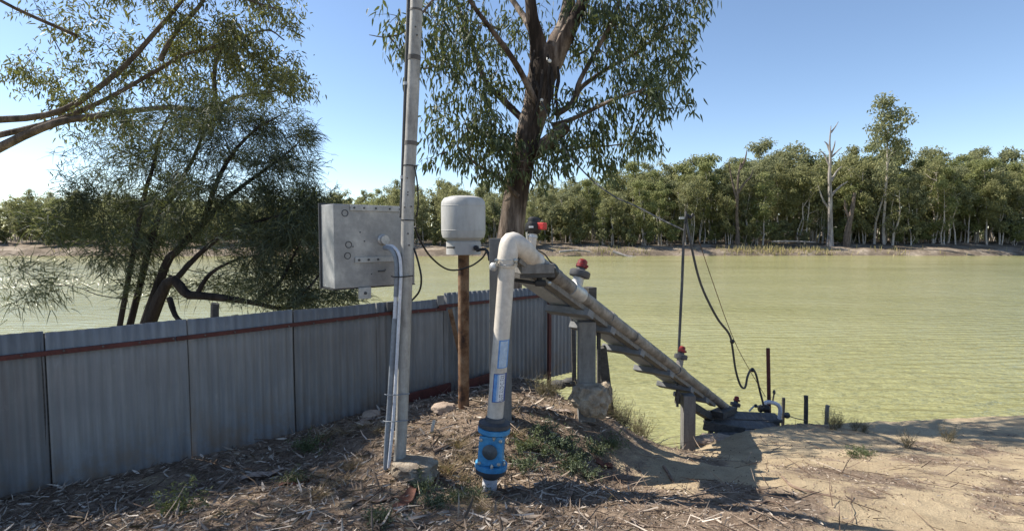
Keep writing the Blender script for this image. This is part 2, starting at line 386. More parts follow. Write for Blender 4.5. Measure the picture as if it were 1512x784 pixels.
# ------------------------------------------------------------------ terrain
FD = Vector((3.41, 2.9)).normalized()               # fence direction in plan
FP0 = Vector((-3.0, 4.5))
EDGE = np.array([(-40,-27.5), (-14,-4.4), (-3.3,4.95), (-.4,7.45), (.3,7.75), (.62,7.0), (.85,6.05), (1.33,6.1), (1.64,6.35), (2.6,7.15), (4.3,8.1), (5.7,8.5), (8.4,8.9), (16,10), (60,14)])
LAND = np.vstack([EDGE, [(60,-60), (-40,-60)]])
cp = []
for q in [(300,784,3.0),(756,784,3.05),(1250,784,3.1),(722,728,3.98),(690,726,3.9),(750,724,3.95),(722,706,4.15),(588,690,4.1),(234,690,4.4),(430,645,5.1),(555,605,5.7),(660,580,6.3),
          (685,602,5.3),(739,617,4.9),(875,604,5.2),(800,590,5.6),(810,572,6.6),(900,622,5.6),(960,651,6.2),(1010,655,6.9),(1100,645,7.0),(1190,626,7.8),(1280,627,8.0),
          (900,700,4.6),(1100,700,4.4),(1250,700,4.5),(750,660,4.55),(500,700,4.2),(1000,742,3.5),(1110,738,3.5),(855,727,3.8),(234,725,4.0),(620,630,4.9),(1400,690,5.2),(1480,640,7.5)]:
    w = U(*q); cp.append((w.x, w.y, w.z))
cp += [(0,0,0.02),(-3,0,.05),(3,0,-.03),(0,-5,.1),(-6,-5,.1),(6,-5,.0),(8,2,-.25),(9,5,-.8),(-4.5,3,-.3),(-7,0,-.1),(-6,5,-.5),(0,10,-.5),(4,10,-1.2),(-12,-8,0),(12,-8,0),(14,8,-1.3),(-3,8,-.5),(20,0,-.5),(-20,0,-.2)]
cp = np.array(cp)
def tpsk(r2): return np.where(r2 > 1e-9, 0.5 * r2 * np.log(np.maximum(r2, 1e-9)), 0)
n = len(cp); K = tpsk(((cp[:,None,:2]-cp[None,:,:2])**2).sum(-1)) + np.eye(n)*0.004
Pm = np.c_[np.ones(n), cp[:,:2]]
A = np.block([[K, Pm], [Pm.T, np.zeros((3,3))]]); W = np.linalg.solve(A, np.r_[cp[:,2], 0,0,0])
def edge_dist(x, y):
    x = np.asarray(x, float).ravel(); y = np.asarray(y, float).ravel()
    d = np.full(x.shape, 1e9)
    for a, b in zip(EDGE[:-1], EDGE[1:]):
        ab = b - a; tt = np.clip(((x-a[0])*ab[0] + (y-a[1])*ab[1]) / (ab@ab), 0, 1)
        d = np.minimum(d, np.hypot(x-a[0]-tt*ab[0], y-a[1]-tt*ab[1]))
    ins = np.zeros(x.shape, bool)
    for a, b in zip(LAND, np.roll(LAND, -1, 0)):
        c_ = ((a[1] > y) != (b[1] > y)) & (x < (b[0]-a[0])*(y-a[1])/((b[1]-a[1]) if b[1] != a[1] else 1e-9) + a[0])
        ins ^= c_
    return np.where(ins, -d, d)
def gz(x, y, micro=True):
    sh = np.shape(x); x = np.asarray(x, float).ravel(); y = np.asarray(y, float).ravel()
    xc = np.clip(x, -14, 16); yc = np.clip(y, -8, 11)
    z = np.zeros(x.shape)
    for i in range(0, len(x), 20000):
        s = slice(i, i+20000)
        r2 = (xc[s,None]-cp[None,:,0])**2 + (yc[s,None]-cp[None,:,1])**2
        z[s] = tpsk(r2) @ W[:n] + W[n] + W[n+1]*xc[s] + W[n+2]*yc[s]
    d = edge_dist(x, y)
    d = d + 0.12*(fbm(x*2.3, y*2.3, 5)-.5)
    dr = np.where(d > 0, d*0.8 + 0.25*np.minimum(d, .4), -0.06*np.exp(np.minimum(d,0)/0.25)*0)
    rnd = np.where(d > -0.5, 0.10*((d+0.5).clip(0, .5)/0.5)**2, 0)
    z = z - dr - rnd
    z = np.maximum(z, -3.6)
    if micro:
        z = z + 0.05*(fbm(x*1.6, y*1.6, 1)-.5) + 0.040*(fbm(x*7, y*7, 2)-.5) + 0.016*(vn(x*22, y*22, 3)-.5)
    return z.reshape(sh)
def gz1(x, y): return float(gz(np.array([x]), np.array([y]))[0])

def litter_mask(x, y):
    a = fbm(x*1.1+3, y*1.1, 8); b = fbm(x*3.1, y*3.1+5, 9)
    base = 1.0 / (1 + np.exp((x - (0.95 + 0.25*(y-4))) * 2.6))
    near = 1.0 / (1 + np.exp((y - 4.35 + 0.15*x) * 4)) * np.exp(-((x-1.3)/0.9)**2)
    m = 0.92*base + 0.50*near + 1.7*(a-.5) + 1.3*(b-.5) + 0.22
    return np.clip(m, 0, 1)

xs = np.concatenate([np.linspace(-40, -9, 16), np.linspace(-8.5, -5, 14), np.arange(-4.9, 7.5, .045), np.linspace(7.6, 12, 20), np.linspace(13, 60, 20)])
ys = np.concatenate([np.linspace(-20, -1, 12), np.linspace(-.5, 2, 14), np.arange(2.1, 9.6, .045), np.linspace(9.7, 13, 14), np.linspace(14, 24, 6)])
GX, GY = np.meshgrid(xs, ys); GZ = gz(GX, GY)
nx, ny = len(xs), len(ys)
idx = np.arange(nx*ny).reshape(ny, nx)
Fq = np.stack([idx[:-1,:-1], idx[:-1,1:], idx[1:,1:], idx[1:,:-1]], -1).reshape(-1, 4)
me = quads_mesh('near_bank', np.stack([GX, GY, GZ], -1), Fq, True)
at_ = me.attributes.new('litter', 'FLOAT', 'POINT'); at_.data.foreach_set('value', litter_mask(GX, GY).astype(np.float32).ravel())
ground = link_mesh('ground', me, M['soil']); tag(ground, 'sandy river bank with brown leaf litter sloping to the water', 'ground', kind='structure')

WZ = -2.6
m = MB(); m.add([(-700,-40,WZ),(700,-40,WZ),(700,160,WZ),(-700,160,WZ)], [(0,1,2,3)])
water = m.build('river', M['water']); tag(water, 'wide olive green river ruffled by wind', 'river', kind='structure')

# far bank
FARD = 100.0
fx = np.concatenate([np.linspace(-700,-160,14), np.arange(-150, 151, 1.5), np.linspace(160,700,14)])
fy = np.array([-4,-1,0,.6,1.5,3,5,8,11,15,22,40,80,200,700.])
fz = np.array([-3.6,-2.9,-2.6,-2.2,-1.75,-1.5,-1.2,-.8,-.45,-.3,-.3,-.2,0,.5,1.])
FX, FY = np.meshgrid(fx, fy)
shore = FARD + 3.0*(fbm(FX*.03, FX*0, 31)-.5)*2 + 1.2*(fbm(FX*.3, FX*0, 32)-.5)
FZ = np.repeat(fz[:,None], len(fx), 1) + np.where(FY > .3, 0.5*(fbm(FX*.35, FY*.35, 33)-.5), 0)
def shore1(x): return float(FARD + 6.0*(fbm(np.array([x*.03]), np.array([0.]), 31)[0]-.5) + 1.2*(fbm(np.array([x*.3]), np.array([0.]), 32)[0]-.5))
def farz(dy): return float(np.interp(dy, fy, fz))
idx = np.arange(FX.size).reshape(FX.shape)
Fq = np.stack([idx[:-1,:-1], idx[:-1,1:], idx[1:,1:], idx[1:,:-1]], -1).reshape(-1, 4)
fb = link_mesh('far_bank', quads_mesh('far_bank', np.stack([FX, FY+shore, FZ], -1), Fq, True), M['farsoil'])
tag(fb, 'dry sandy far bank under the forest', 'river bank', kind='structure')

# ------------------------------------------------------------------ leaf builders (numpy)
def unit(a): return a / np.maximum(np.linalg.norm(a, axis=-1, keepdims=True), 1e-9)
def leaves(P, D, L, w, droop=0.25):
    """hexagonal folded leaves; P base, D direction, L length, w width -> verts, quads"""
    n = len(P); D = unit(D); up = unit(RNG.normal(size=(n, 3)))
    S = unit(np.cross(D, up)); N = np.cross(S, D)
    L = np.broadcast_to(L, (n,))[:,None]; w = np.broadcast_to(w, (n,))[:,None]
    g = np.array([0, 0, -1.0]) * droop * L
    fold = N * w * 0.25
    V = np.stack([P, P + D*L*.3 + S*w*.5 + fold + g*.1, P + D*L*.68 + S*w*.36 + fold + g*.45, P + D*L + g,
                  P + D*L*.68 - S*w*.36 + fold + g*.45, P + D*L*.3 - S*w*.5 + fold + g*.1], 1).reshape(-1, 3)
    b = (np.arange(n)*6)[:,None]
    Q = np.concatenate([b + np.array([0,1,2,3]), b + np.array([0,3,4,5])], 1).reshape(-1, 4)
    return V, Q
def blades(P, D, L, w, bend):
    """two-segment thin blades"""
    n = len(P); D = unit(D); S = unit(np.cross(D, RNG.normal(size=(n,3))))
    L = np.broadcast_to(L, (n,))[:,None]; w = np.broadcast_to(w, (n,))[:,None]; B = bend
    m_ = P + D*L*.55 + B*.3; e = P + D*L + B
    V = np.stack([P - S*w*.5, P + S*w*.5, m_ + S*w*.42, m_ - S*w*.42, e + S*w*.1, e - S*w*.1], 1).reshape(-1, 3)
    b = (np.arange(n)*6)[:,None]
    Q = np.concatenate([b + np.array([0,1,2,3]), b + np.array([3,2,4,5])], 1).reshape(-1, 4)
    return V, Q

class Tree:
    """a tree from hand-placed limbs and leaf masses; twigs are grown from the nearest limb"""
    def __init__(s, name, base, label, cat='tree'):
        s.root = thing(name, base, label, cat); s.sk = []; s.tw = MB(); s.P = []; s.D = []
    def limb(s, pts, rad, mat, name='limb', n=10, sub=5, rough=0.05):
        m = MB(); m.tube(pts, rad, n=n, sub=sub, rough=rough); m.build(name, mat, s.root)
        for p in catmull(pts, 6): s.sk.append(p)
    def near(s, p, minr=0.0):
        A = np.array([tuple(q) for q in s.sk]); d = ((A - np.array(p))**2).sum(1)
        d = d + np.where(A[:,2] > p[2] + .3, 1.5, 0)
        return Vector(A[int(np.argmin(d))])
    def grow(s, a, b, r, sag, sides=5, add=True):
        mid = (a + b) / 2 + Vector((random.uniform(-.1,.1), random.uniform(-.1,.1), sag)) * (b - a).length
        q1 = a.lerp(mid, .5) + Vector((random.gauss(0,.03), random.gauss(0,.03), random.gauss(0,.03))) * (b-a).length
        pts = [a, q1, mid, b]
        s.tw.tube(pts, [r, r*.8, r*.6, r*.3], n=sides, sub=3, cap=False)
        cps = catmull(pts, 3)
        if add: s.sk += cps[3:]
        return cps
    def mass(s, c, rad, ntw, nleaf, tr=0.006, br=0.018, sag=0.10, spread=0.13):
        c = Vector(c); s.grow(s.near(c), c, br, sag)
        for _ in range(ntw):
            v = Vector((random.gauss(0,1), random.gauss(0,1), random.gauss(0,1))); v.normalize()
            v *= random.random()**0.4
            e = c + Vector((v.x*rad[0], v.y*rad[1], v.z*rad[2]))
            a = s.near(e); path = s.grow(a, e, tr, sag, 4, add=random.random() < .5)
            tail = path[-5:]
            for k in range(nleaf):
                q = tail[random.randrange(len(tail))].lerp(e, random.random()*.6)
                s.P.append((q.x + random.gauss(0, spread), q.y + random.gauss(0, spread), q.z + random.gauss(0, spread)))
                d = (e - a); s.D.append((d.x, d.y, d.z))

# ------------------------------------------------------------------ FENCE
def fence_at(px):
    a = (px - 756) / F   # X/Y
    # -3+dx s = a(4.5+dy s)
    s_ = (a*4.5 + 3.0) / (FD.x - a*FD.y)
    return s_
def fp(s_, off=0.0, z=0.0):
    q = FP0 + FD*s_
    nrm = Vector((FD.y, -FD.x))     # towards the camera
    return Vector((q.x + nrm.x*off, q.y + nrm.y*off, z))
fence = thing('corrugated_fence', fp(2.0, 0, gz1(*(FP0+FD*2.0))), 'low fence of weathered grey corrugated iron sheets with red rails on the bank', 'fence')
breaks = [(-1.85, -0.75, .855), (-.75, fence_at(272), .85), (fence_at(272), fence_at(430), .85), (fence_at(430), fence_at(553), .845), (fence_at(553), fence_at(577), .84),
          (fence_at(577), fence_at(655), .825), (fence_at(655), fence_at(739), .885), (fence_at(739), fence_at(797), .86), (fence_at(797), fence_at(853), .80)]
for i, (s0, s1, zt) in enumerate(breaks):
    pitch = 0.076; N = max(8, int((s1 - s0 + .03) / pitch * 8))
    S_ = np.linspace(s0 + .004, s1 - .005, N); amp = 0.0085 if s0 < 2.6 else 0.0125
    off0 = 0.016*(i % 2) + random.uniform(-.002, .002); lean = random.uniform(-.012, .012)
    rows = [0, .25, .5, .75, 1.0]; V = []
    for r_ in rows:
        for s_ in S_:
            q = FP0 + FD*s_; zb = float(gz(np.array([q.x]), np.array([q.y]), False)[0]) - .06 if i < 7 else -0.42 - .04*(i-7)
            zz = zb + (zt + .004*math.sin(s_*5 + i) - zb)*r_
            w_ = off0 + amp*math.sin(2*math.pi*s_/pitch) + lean*r_ + .012*math.sin(s_*2.1+i)*math.sin(r_*3)
            V.append(fp(s_, w_, zz))
    Q = [(a*N+k, a*N+k+1, (a+1)*N+k+1, (a+1)*N+k) for a in range(len(rows)-1) for k in range(N-1)]
    V = np.array([tuple(v - ORG[fence]) for v in V])
    # thin sheet: back skin 1.2 mm behind
    nrm = np.array([FD.y, -FD.x, 0]); nv = len(V)
    V2 = V - nrm*0.0015; Q2 = [tuple(reversed([k + nv for k in q])) for q in Q]
    top = [((len(rows)-1)*N+k, (len(rows)-1)*N+k+1, nv+(len(rows)-1)*N+k+1, nv+(len(rows)-1)*N+k) for k in range(N-1)]
    ends = []
    for a in range(len(rows)-1):
        ends.append((a*N, (a+1)*N, nv+(a+1)*N, nv+a*N)); ends.append((a*N+N-1, nv+a*N+N-1, nv+(a+1)*N+N-1, (a+1)*N+N-1))
    link_mesh('corrugated_sheet', quads_mesh('corrugated_sheet', np.vstack([V, V2]), np.array(Q + Q2 + top + ends), True), M['galv'], fence)
for i, (s0, s1, zt) in enumerate(breaks[1:]):
    MB().obox(fp(s0, -.03, -.45), fp(s0, -.03, min(zt, breaks[i][2]) - .012), .05, .02, (FD.y, -FD.x, 0)).build('seam_shade_strip', M['darkwood'], fence)  # added dark strip behind each seam, so the gap reads as lap shade
sE = fence_at(577); sF = fence_at(655); sG = fence_at(806); sH = fence_at(853)
for (a, b, za, zb_) in ((-1.85, fence_at(252), .69, .695), (fence_at(254), sE, .695, .72), (sE+.01, sF, .715, .70), (sF-.1, sG+.05, .735, .735)):
    MB().obox(fp(a, .035, za), fp(b, .035, zb_), .03, .036).build('rail', M['redpaint'], fence, bevel=.003)
for s_, zt, ln in ((sE, .80, 0), (sG, .80, 0), (-1.2, .8, 0)):
    q = FP0+FD*s_; MB().obox(fp(s_, .075, gz1(*q)-.2), fp(s_, .075, zt), .045, .045, (FD.x, FD.y, 0)).build('post', M['redpaint'], fence, bevel=.003)
MB().obox(fp(sF+.03, .08, .70), fp(sF+.26, .12, -.30), .05, .03, (0, -1, 0)).build('brace', M['rust'], fence)
MB().box(fp(sF-.07, .032, .80), (.09, .012, .13), Matrix.Rotation(math.atan2(FD.y, FD.x), 3, 'Z')).build('patch', M['galv'], fence)
MB().box(fp(sE-.02, .05, .80), (.13, .05, .10), Matrix.Rotation(math.atan2(FD.y, FD.x), 3, 'Z')).build('cap_plate', M['rubber'], fence, bevel=.006)
for s_ in np.arange(-1.6, sG, .24):
    q = fp(s_, .052, .70 if s_ < sF else .735); MB().lathe(q, (FD.y, -FD.x, 0), [(.008, -.01), (.008, .004), (.003, .006)], 6, False).build('screw', M['band'], fence)
# red board lying along the foot of the fence
bd = thing('red_board', fp(sE+.6, .12, -.3), 'red painted board along the foot of the fence behind the steel pole', 'board')
for a, b, dz in ((sE+.12, sF+.02, 0), (sF+.25, fence_at(735), .01)):
    qa, qb = FP0+FD*a, FP0+FD*b
    MB().obox(fp(a, .13, gz1(*qa)+.045+dz), fp(b, .10, gz1(*qb)+.06+dz), .03, .15).build('plank', M['redpaint'], bd, bevel=.008)

# ------------------------------------------------------------------ PIPELINE
RO = 0.0625
pipeA = U(768, 368, 4.06); pipeB = U(1088, 614, 8.55)
PD = (pipeB - pipeA).normalized()
def pipe_at(px):
    lo, hi = -0.5, 1.2
    for _ in range(50):
        mid = (lo+hi)/2; q = pipeA.lerp(pipeB, mid)
        if 756 + F*q.x/(q.y) < px: lo = mid
        else: hi = mid
    return pipeA.lerp(pipeB, lo)
side = Vector((PD.y, -PD.x, 0)).normalized()      # to the right, towards the camera
PUP = side.cross(PD).normalized()
if PUP.z < 0: PUP = -PUP
rb = U(731.5, 608, 4.0); rt = U(749, 388, 4.0)
vb = U(722.5, 722, 3.98)
pl = thing('water_pipeline', vb, 'old white pipe rising from a blue valve, bending over and running down to the river', 'pipeline')
MB().tube([rb - (rt-rb).normalized()*.05, rt], [RO, RO], n=28, sub=1).build('riser_pipe', M['pvc'], pl)
up = (rt - rb).normalized()
top = U(757, 361, 4.03)
e0 = rt + up*.0; e3 = pipeA + PD*.16
MB().tube([rt - up*.03, rt + up*.05, top + Vector((-.012,0,.018)), pipeA + Vector((.01,0,.012)), e3 - PD*.03, e3], RO*1.22, n=28, sub=6).build('elbow', M['pvc'], pl)
MB().tube([pipeA + PD*.1, pipeB], RO*.99, n=24, sub=1).build('down_pipe', M['pvc_grey'], pl)
for px in (818, 902, 938, 1010, 1045):
    q = pipe_at(px); MB().tube([q - PD*.05, q + PD*.05], RO*1.09, n=24, sub=1).build('coupling', M['pvc_grey'], pl)
# wire clamp
cl = MB()
for dz in (-.015, .025): cl.tube([rt + up*dz + (Vector((math.cos(a), math.sin(a), 0))*(RO*1.24)) for a in np.linspace(0, 2*math.pi, 25)], .0045, n=6, sub=1)
co = cl.build('clamp', M['galvpipe'], pl)
for dx in (-1.25, 1.0):
    c0 = rt + Vector((dx*RO, -.05, 0)); MB().cyl(c0 + Vector((0,.03,0)), c0 + Vector((0,-.04,-.01)), .011, n=8).build('bolt', M['bolt'], co)
    MB().ball(rt + Vector((dx*RO, -.06, .02)), .017, 8).build('nut', M['bolt'], co)
c0 = rt + Vector((-.10, -.01, -.03)); MB().lathe(c0, (-.5,-.8,.1), [(.02,-.02),(.034,0),(.03,.02),(.012,.03)], 12).build('lug', M['galvpipe'], co)

# stickers: patches bent round the riser, angle measured from the camera-facing side
def bend(z0, z1, a0, a1, rad, name, mat, parent):
    vs = []; fs = []; n_ = 10
    for i in range(n_+1):
        a = a0 + (a1-a0)*i/n_
        for z in (z0, z1): vs.append(rb + up*z + Vector((math.sin(a), -math.cos(a), 0))*rad)
    for i in range(n_): fs.append((2*i, 2*i+2, 2*i+3, 2*i+1))
    return MB().add(vs, fs, True).build(name, mat, parent)
def rz(py): return (608 - py) / 220 * (rt - rb).length
st = bend(rz(540), rz(499), R(-12), R(88), RO+.0012, 'sticker', M['st_mid'], pl); st['label'] = 'faded pale blue sticker'
bend(rz(538.5), rz(500.5), R(-2), R(58), RO+.0022, 'print', M['st_light'], st)
st = bend(rz(590), rz(548), R(-32), R(80), RO+.0012, 'sticker', M['st_dark'], pl); st['label'] = 'blue sticker with SAFE AND CLEAR lettering'
bend(rz(589), rz(549), R(-4), R(9), RO+.0018, 'print', M['st_light'], st)
bend(rz(589), rz(549), R(8), R(54), RO+.0022, 'print', M['st_white'], st)
bend(rz(589), rz(549), R(-26), R(-4), RO+.0020, 'print', M['st_mid'], st)
def bent_text(txt, z0, z1, a0, a1, rad, mat, parent):
    cu = bpy.data.curves.new('t', 'FONT'); cu.body = txt; cu.size = 1; cu.resolution_u = 2
    to = bpy.data.objects.new('t', cu); col.objects.link(to)
    dg = bpy.context.evaluated_depsgraph_get(); dg.update()
    me = bpy.data.meshes.new_from_object(to.evaluated_get(dg)); bpy.data.objects.remove(to)
    co = np.array([tuple(v.co) for v in me.vertices]); mn, mx = co.min(0), co.max(0)
    for v in me.vertices:
        u_ = (v.co.x-mn[0])/(mx[0]-mn[0]); w_ = (v.co.y-mn[1])/(mx[1]-mn[1])
        a = a1 + (a0-a1)*w_                       # letters read upwards
        v.co = rb + up*(z0 + (z1-z0)*u_) + Vector((math.sin(a), -math.cos(a), 0))*rad - ORG[parent]
    link_mesh('lettering', me, mat, parent)
bent_text('SAFE AND CLEAR', rz(588.5), rz(550), R(17), R(48), RO+.0032, M['st_ink'], st)

# blue valve
vx = (rb - vb).normalized()
VH = (rb - vb).length
va = MB().lathe(vb, vx, [(.075, VH*.34), (.082, VH*.5), (.082, VH*.62), (.075, VH*.76)], 24).build('valve', M['blue'], pl); va['label'] = 'blue enamelled valve body with bolted cover'
MB().tube([vb - vx*.25, vb + vx*VH*.23], RO*.92, n=24, sub=1).build('stub_pipe', M['conduit_pale'], pl)
MB().lathe(vb, vx, [(.066, VH*.16), (.068, VH*.21), (.075, VH*.225), (.118, VH*.228), (.120, VH*.282), (.07, VH*.285)], 28).build('lower_collar', M['rubber'], pl)
MB().lathe(vb, vx, [(.125, VH*.286), (.125, VH*.345), (.08, VH*.352)], 28).build('flange', M['blue'], va)
MB().lathe(vb, vx, [(.08, VH*.745), (.125, VH*.752), (.125, VH*.81), (.08, VH*.815)], 28).build('flange', M['blue'], va)
MB().lathe(vb, vx, [(.07, VH*.816), (.122, VH*.82), (.122, VH*.868), (.09, VH*.88), (.078, VH*.89), (.074, VH*.93), (.063, VH*.94)], 28).build('upper_collar', M['rubber'], pl)
vc = vb + vx*VH*.55
fdir = (Vector((-.18, -1, 0))).normalized(); fsd = Vector((1, -.18, 0)).normalized()
Mx = Matrix((fsd, -fdir, vx)).transposed()
MB().box(vc + fdir*.02, (.175, .14, VH*.39), Mx).build('bonnet', M['blue'], va, bevel=.02)
MB().box(vc + fdir*.085, (.185, .022, VH*.37), Mx).build('cover_plate', M['blue'], va, bevel=.009)
MB().lathe(vc + fdir*.094, fdir, [(.055, 0), (.058, .012), (.05, .02), (.015, .026), (.012, .03)], 28).build('round_cap', M['dial'], va)
for dx in (-.075, .075):
    for dz in (-.145, .145): MB().lathe(vc + fdir*.095 + fsd*dx + vx*VH*dz, fdir, [(.014, 0), (.014, .012), (.009, .016)], 6, False).build('bolt', M['bolt'], va)
for k in range(6):
    a = k*math.pi/3 + .3
    for h in (.35, .745):
        q = vb + vx*VH*h + (fsd*math.cos(a) + fdir*math.sin(a))*.108
        MB().lathe(q, vx if h < .5 else -vx, [(.012, 0), (.012, .014), (.006, .03)], 6, False).build('bolt', M['bolt'], va)

# air valves on the pipe
def air_valve(px, hs, rs, fl=True, tilt=0.0, mat='galvpipe', label=None, lx=0.0):
    q = pipe_at(px); ax = (PUP*.55 + Vector((0,0,1))*.45 + Vector((lx,0,0))).normalized()
    MB().tube([q - PD*.10, q + PD*.10], RO*1.16, n=22, sub=1).build('tee_sleeve', M[mat], pl)
    st_ = MB().lathe(q, ax, [(rs, 0), (rs, hs)], 20).build('air_valve', M[mat], pl)
    if label: st_['label'] = label
    b = q + ax*hs
    if fl:
        MB().lathe(b, ax, [(rs*1.02, -.02), (rs*1.82, -.012), (rs*1.9, .0), (rs*1.9, .034), (rs*1.65, .045), (rs*.9, .05)], 22).build('ring_flange', M['rubber'], st_)
        MB().lathe(b, ax, [(rs*.85, .045), (rs*.8, .075)], 16).build('neck', M['rubber'], st_)
        MB().lathe(b, ax, [(rs*.95, .07), (rs*1.08, .075), (rs*1.08, .10), (rs*.92, .105), (rs*.88, .135), (rs*.5, .15)], 18).build('red_cap', M['redcap'], st_)
        MB().box(b + ax*.085 + side*rs*1.15, (.02, .02, .02)).build('spout', M['redcap'], st_)
    return q, ax, b, st_
q, ax, b, s_ = air_valve(783, .20, .036, False, mat='pvc', label='black headed air valve with a red tag', lx=-.05)
MB().lathe(b, ax, [(.042,-.05),(.042,-.03),(.036,-.03)], 18).build('collar', M['galvpipe'], s_)
MB().lathe(b, ax, [(.036,-.02),(.06,.0),(.066,.01),(.066,.06),(.05,.07),(.052,.10),(.04,.115),(.02,.12)], 18).build('valve_head', M['black'], s_)
MB().box(b + ax*.04 + Vector((-.02,-.07,0)), (.035, .02, .014)).build('name_plate', M['white_ceramic'], s_, bevel=.003)
MB().obox(b + ax*.05 + side*.05, b + ax*.045 + side*.115, .05, .055).build('red_outlet', M['redtag'], s_, bevel=.008)
MB().cyl(b + ax*-.06 + Vector((-.04,-.02,0)), b + ax*.0 + Vector((-.05,-.03,0)), .008, n=8).build('stem', M['bolt'], s_)
air_valve(850, .15, .049, label='galvanised air valve with dark ring flange and red cap', lx=.10)
air_valve(1005, .165, .043, mat='pvc_grey', label='air valve with red cap beside the thin steel pole', lx=.06)
air_valve(1089, .13, .042, mat='pvc_grey', label='lowest air valve with red cap at the foot of the slope', lx=.12)
# black strap and fitting on the pipe
q = pipe_at(811)
MB().tube([q - PD*.03, q + PD*.03], RO*1.28, n=20, sub=1, rough=.08).build('strap', M['black'], pl)
MB().tube([q + PUP*.07, q - PD*.12 + PUP*.10, q - PD*.25 + PUP*.085], .006, n=6).build('strap_tail', M['black'], pl)
f0 = U(806, 420, 4.25); f1 = U(757, 413, 4.22)
MB().tube([f1, U(790, 418, 4.22), f0], .014, n=10).build('black_hose', M['black'], pl)
MB().box(U(798, 418, 4.22), (.09, .05, .05)).build('hose_fitting', M['black'], pl, bevel=.012)
MB().cyl(U(797, 418, 4.22), U(796, 404, 4.24), .022, n=12).build('hose_fitting', M['black'], pl)
MB().ball(U(811, 418, 4.2), .018, 8).build('hose_clip', M['bolt'], pl)

# ------------------------------------------------------------------ TRESTLE under the pipe
gp = U(739.5, 616, 4.9)
tr = thing('pipe_trestle', gp, 'grey sloping trestle of planks and posts carrying the white pipe', 'trestle')
gt = U(739.5, 352, 4.9)
MB().obox(gp - Vector((0,0,.4)), Vector((gp.x, gp.y, gt.z)), .205, .10, (0,1,0)).build('post', M['steelpost'], tr, bevel=.006)
left = -side
def ramp_pt(q, sx, dz): return q + left*sx + Vector((0,0,dz))
qa = pipeA + PD*.02; qb = pipe_at(1062)
PB = -(RO + .028)
def rp3(q, sx, dn): return q + left*sx + PUP*dn
qc = pipeA + PD*.36
MB().obox(rp3(qc, .30, PB+.065), rp3(qb, .30, PB+.065), .20, .075, PUP).build('channel', M['channel'], tr, bevel=.004)
MB().obox(rp3(qa, .03, PB+.012), rp3(qb, .03, PB+.012), .09, .05, PUP).build('stringer', M['steelpost'], tr, bevel=.004)
MB().obox(rp3(qc, .14, PB+.06), rp3(qb, .14, PB+.06), .06, .065, PUP).build('stringer', M['darkwood'], tr, bevel=.004)
for px in (869, 903, 949, 992, 1025, 1046):
    q = pipe_at(px); ww = random.uniform(.10, .13); j = random.uniform(-.015, .015)
    MB().obox(rp3(q, -.05 + j, PB - .025), rp3(q, .425 + j, PB - .025), ww, .065, PUP).build('cross_plank', M['timber'], tr, bevel=.004)
# head block between pipe and tall post
MB().box(U(782, 395, 4.3), (.28, .36, .075), Matrix.Rotation(R(20), 3, 'Z')).build('head_block', M['steelpost'], tr, bevel=.005)
MB().box(U(782, 405, 4.3), (.30, .34, .03), Matrix.Rotation(R(20), 3, 'Z')).build('head_plate', M['darkwood'], tr)
# posts
p1 = U(866, 575, 5.05); q1 = U(866, 474, 5.05)
MB().obox(p1 - Vector((0,0,.3)), q1, .165, .12, (0,1,0)).build('post', M['steelpost'], tr, bevel=.006)
MB().obox(U(884, 585, 5.25) - Vector((0,0,.2)), U(884, 480, 5.25), .03, .08, (0,1,0)).build('post', M['darkwood'], tr, bevel=.004)
MB().box(U(870, 434, 4.98), (.10, .10, .13), Matrix.Rotation(R(35), 3, 'Z')).build('guide_block', M['darkwood'], tr, bevel=.004)
p2 = U(1016, 650, 6.75); q2 = U(1016, 582, 6.75)
MB().obox(p2 - Vector((0,0,.35)), q2, .155, .14, (0,1,0)).build('post', M['steelpost'], tr, bevel=.006)
MB().obox(U(999, 595, 6.7), U(1001, 577, 6.7), .04, .06, (0,1,0)).build('hanger', M['darkwood'], tr)
# lower dark bearers
MB().obox(ramp_pt(pipe_at(1022), .12, -.28), ramp_pt(pipe_at(1078), .10, -.26), .12, .10).build('bearer', M['darkwood'], tr, bevel=.008)

from mathutils import noise as mno
def lump(name, c, rx, ry, rz_, mat, parent=None, label=None, cat=None, seed=1, flat=.0, n=26):
    bm = bmesh.new(); bmesh.ops.create_icosphere(bm, subdivisions=4 if n > 20 else 3, radius=1)
    off = Vector((seed*3.7, seed*1.3, seed*2.1)); m = MB()
    vs = []
    for v in bm.verts:
        d = v.co.normalized(); w_ = 1/max(abs(d.x), abs(d.y), abs(d.z))**.2
        q = 1 + .22*mno.noise(d*1.3 + off) + .16*mno.noise(d*3.1 + off) + .12*mno.noise(d*7 + off) + .09*mno.noise(d*16 + off)
        p_ = Vector((d.x*rx, d.y*ry, d.z*rz_))*q*w_
        if flat and p_.z > flat: p_.z = flat + (p_.z-flat)*.25
        vs.append(Vector(c) + p_)
    bm.verts.index_update(); fs = [[v.index for v in f.verts] for f in bm.faces]; bm.free()
    m.add(vs, fs, True)
    return m.build(name, mat, parent) if parent is not None else tag(m.build(name, mat, None, c), label, cat)
lump('footing', U(874, 588, 4.96), .175, .15, .175, M['concrete'], tr, seed=5, flat=.13)
lump('footing', U(893, 580, 5.2), .08, .09, .11, M['concrete'], tr, seed=9)

# dark leaning timber stake behind it
o = MB().obox(U(904, 612, 5.75) - Vector((0,0,.25)), U(888, 512, 5.6), .10, .09, (0,1,0)).build('timber_stake', M['darkwood'], None, U(904,612,5.75), bevel=.01)
tag(o, 'dark weathered timber stake leaning behind the concrete footing', 'stake')
o = MB().obox(U(849, 585, 6.6) - Vector((0,0,.2)), U(846, 468, 6.6), .05, .06, (0,1,0)).build('fence_stake', M['darkwood'], None, U(849,585,6.6), bevel=.006)
tag(o, 'thin dark stake at the river end of the fence', 'stake')

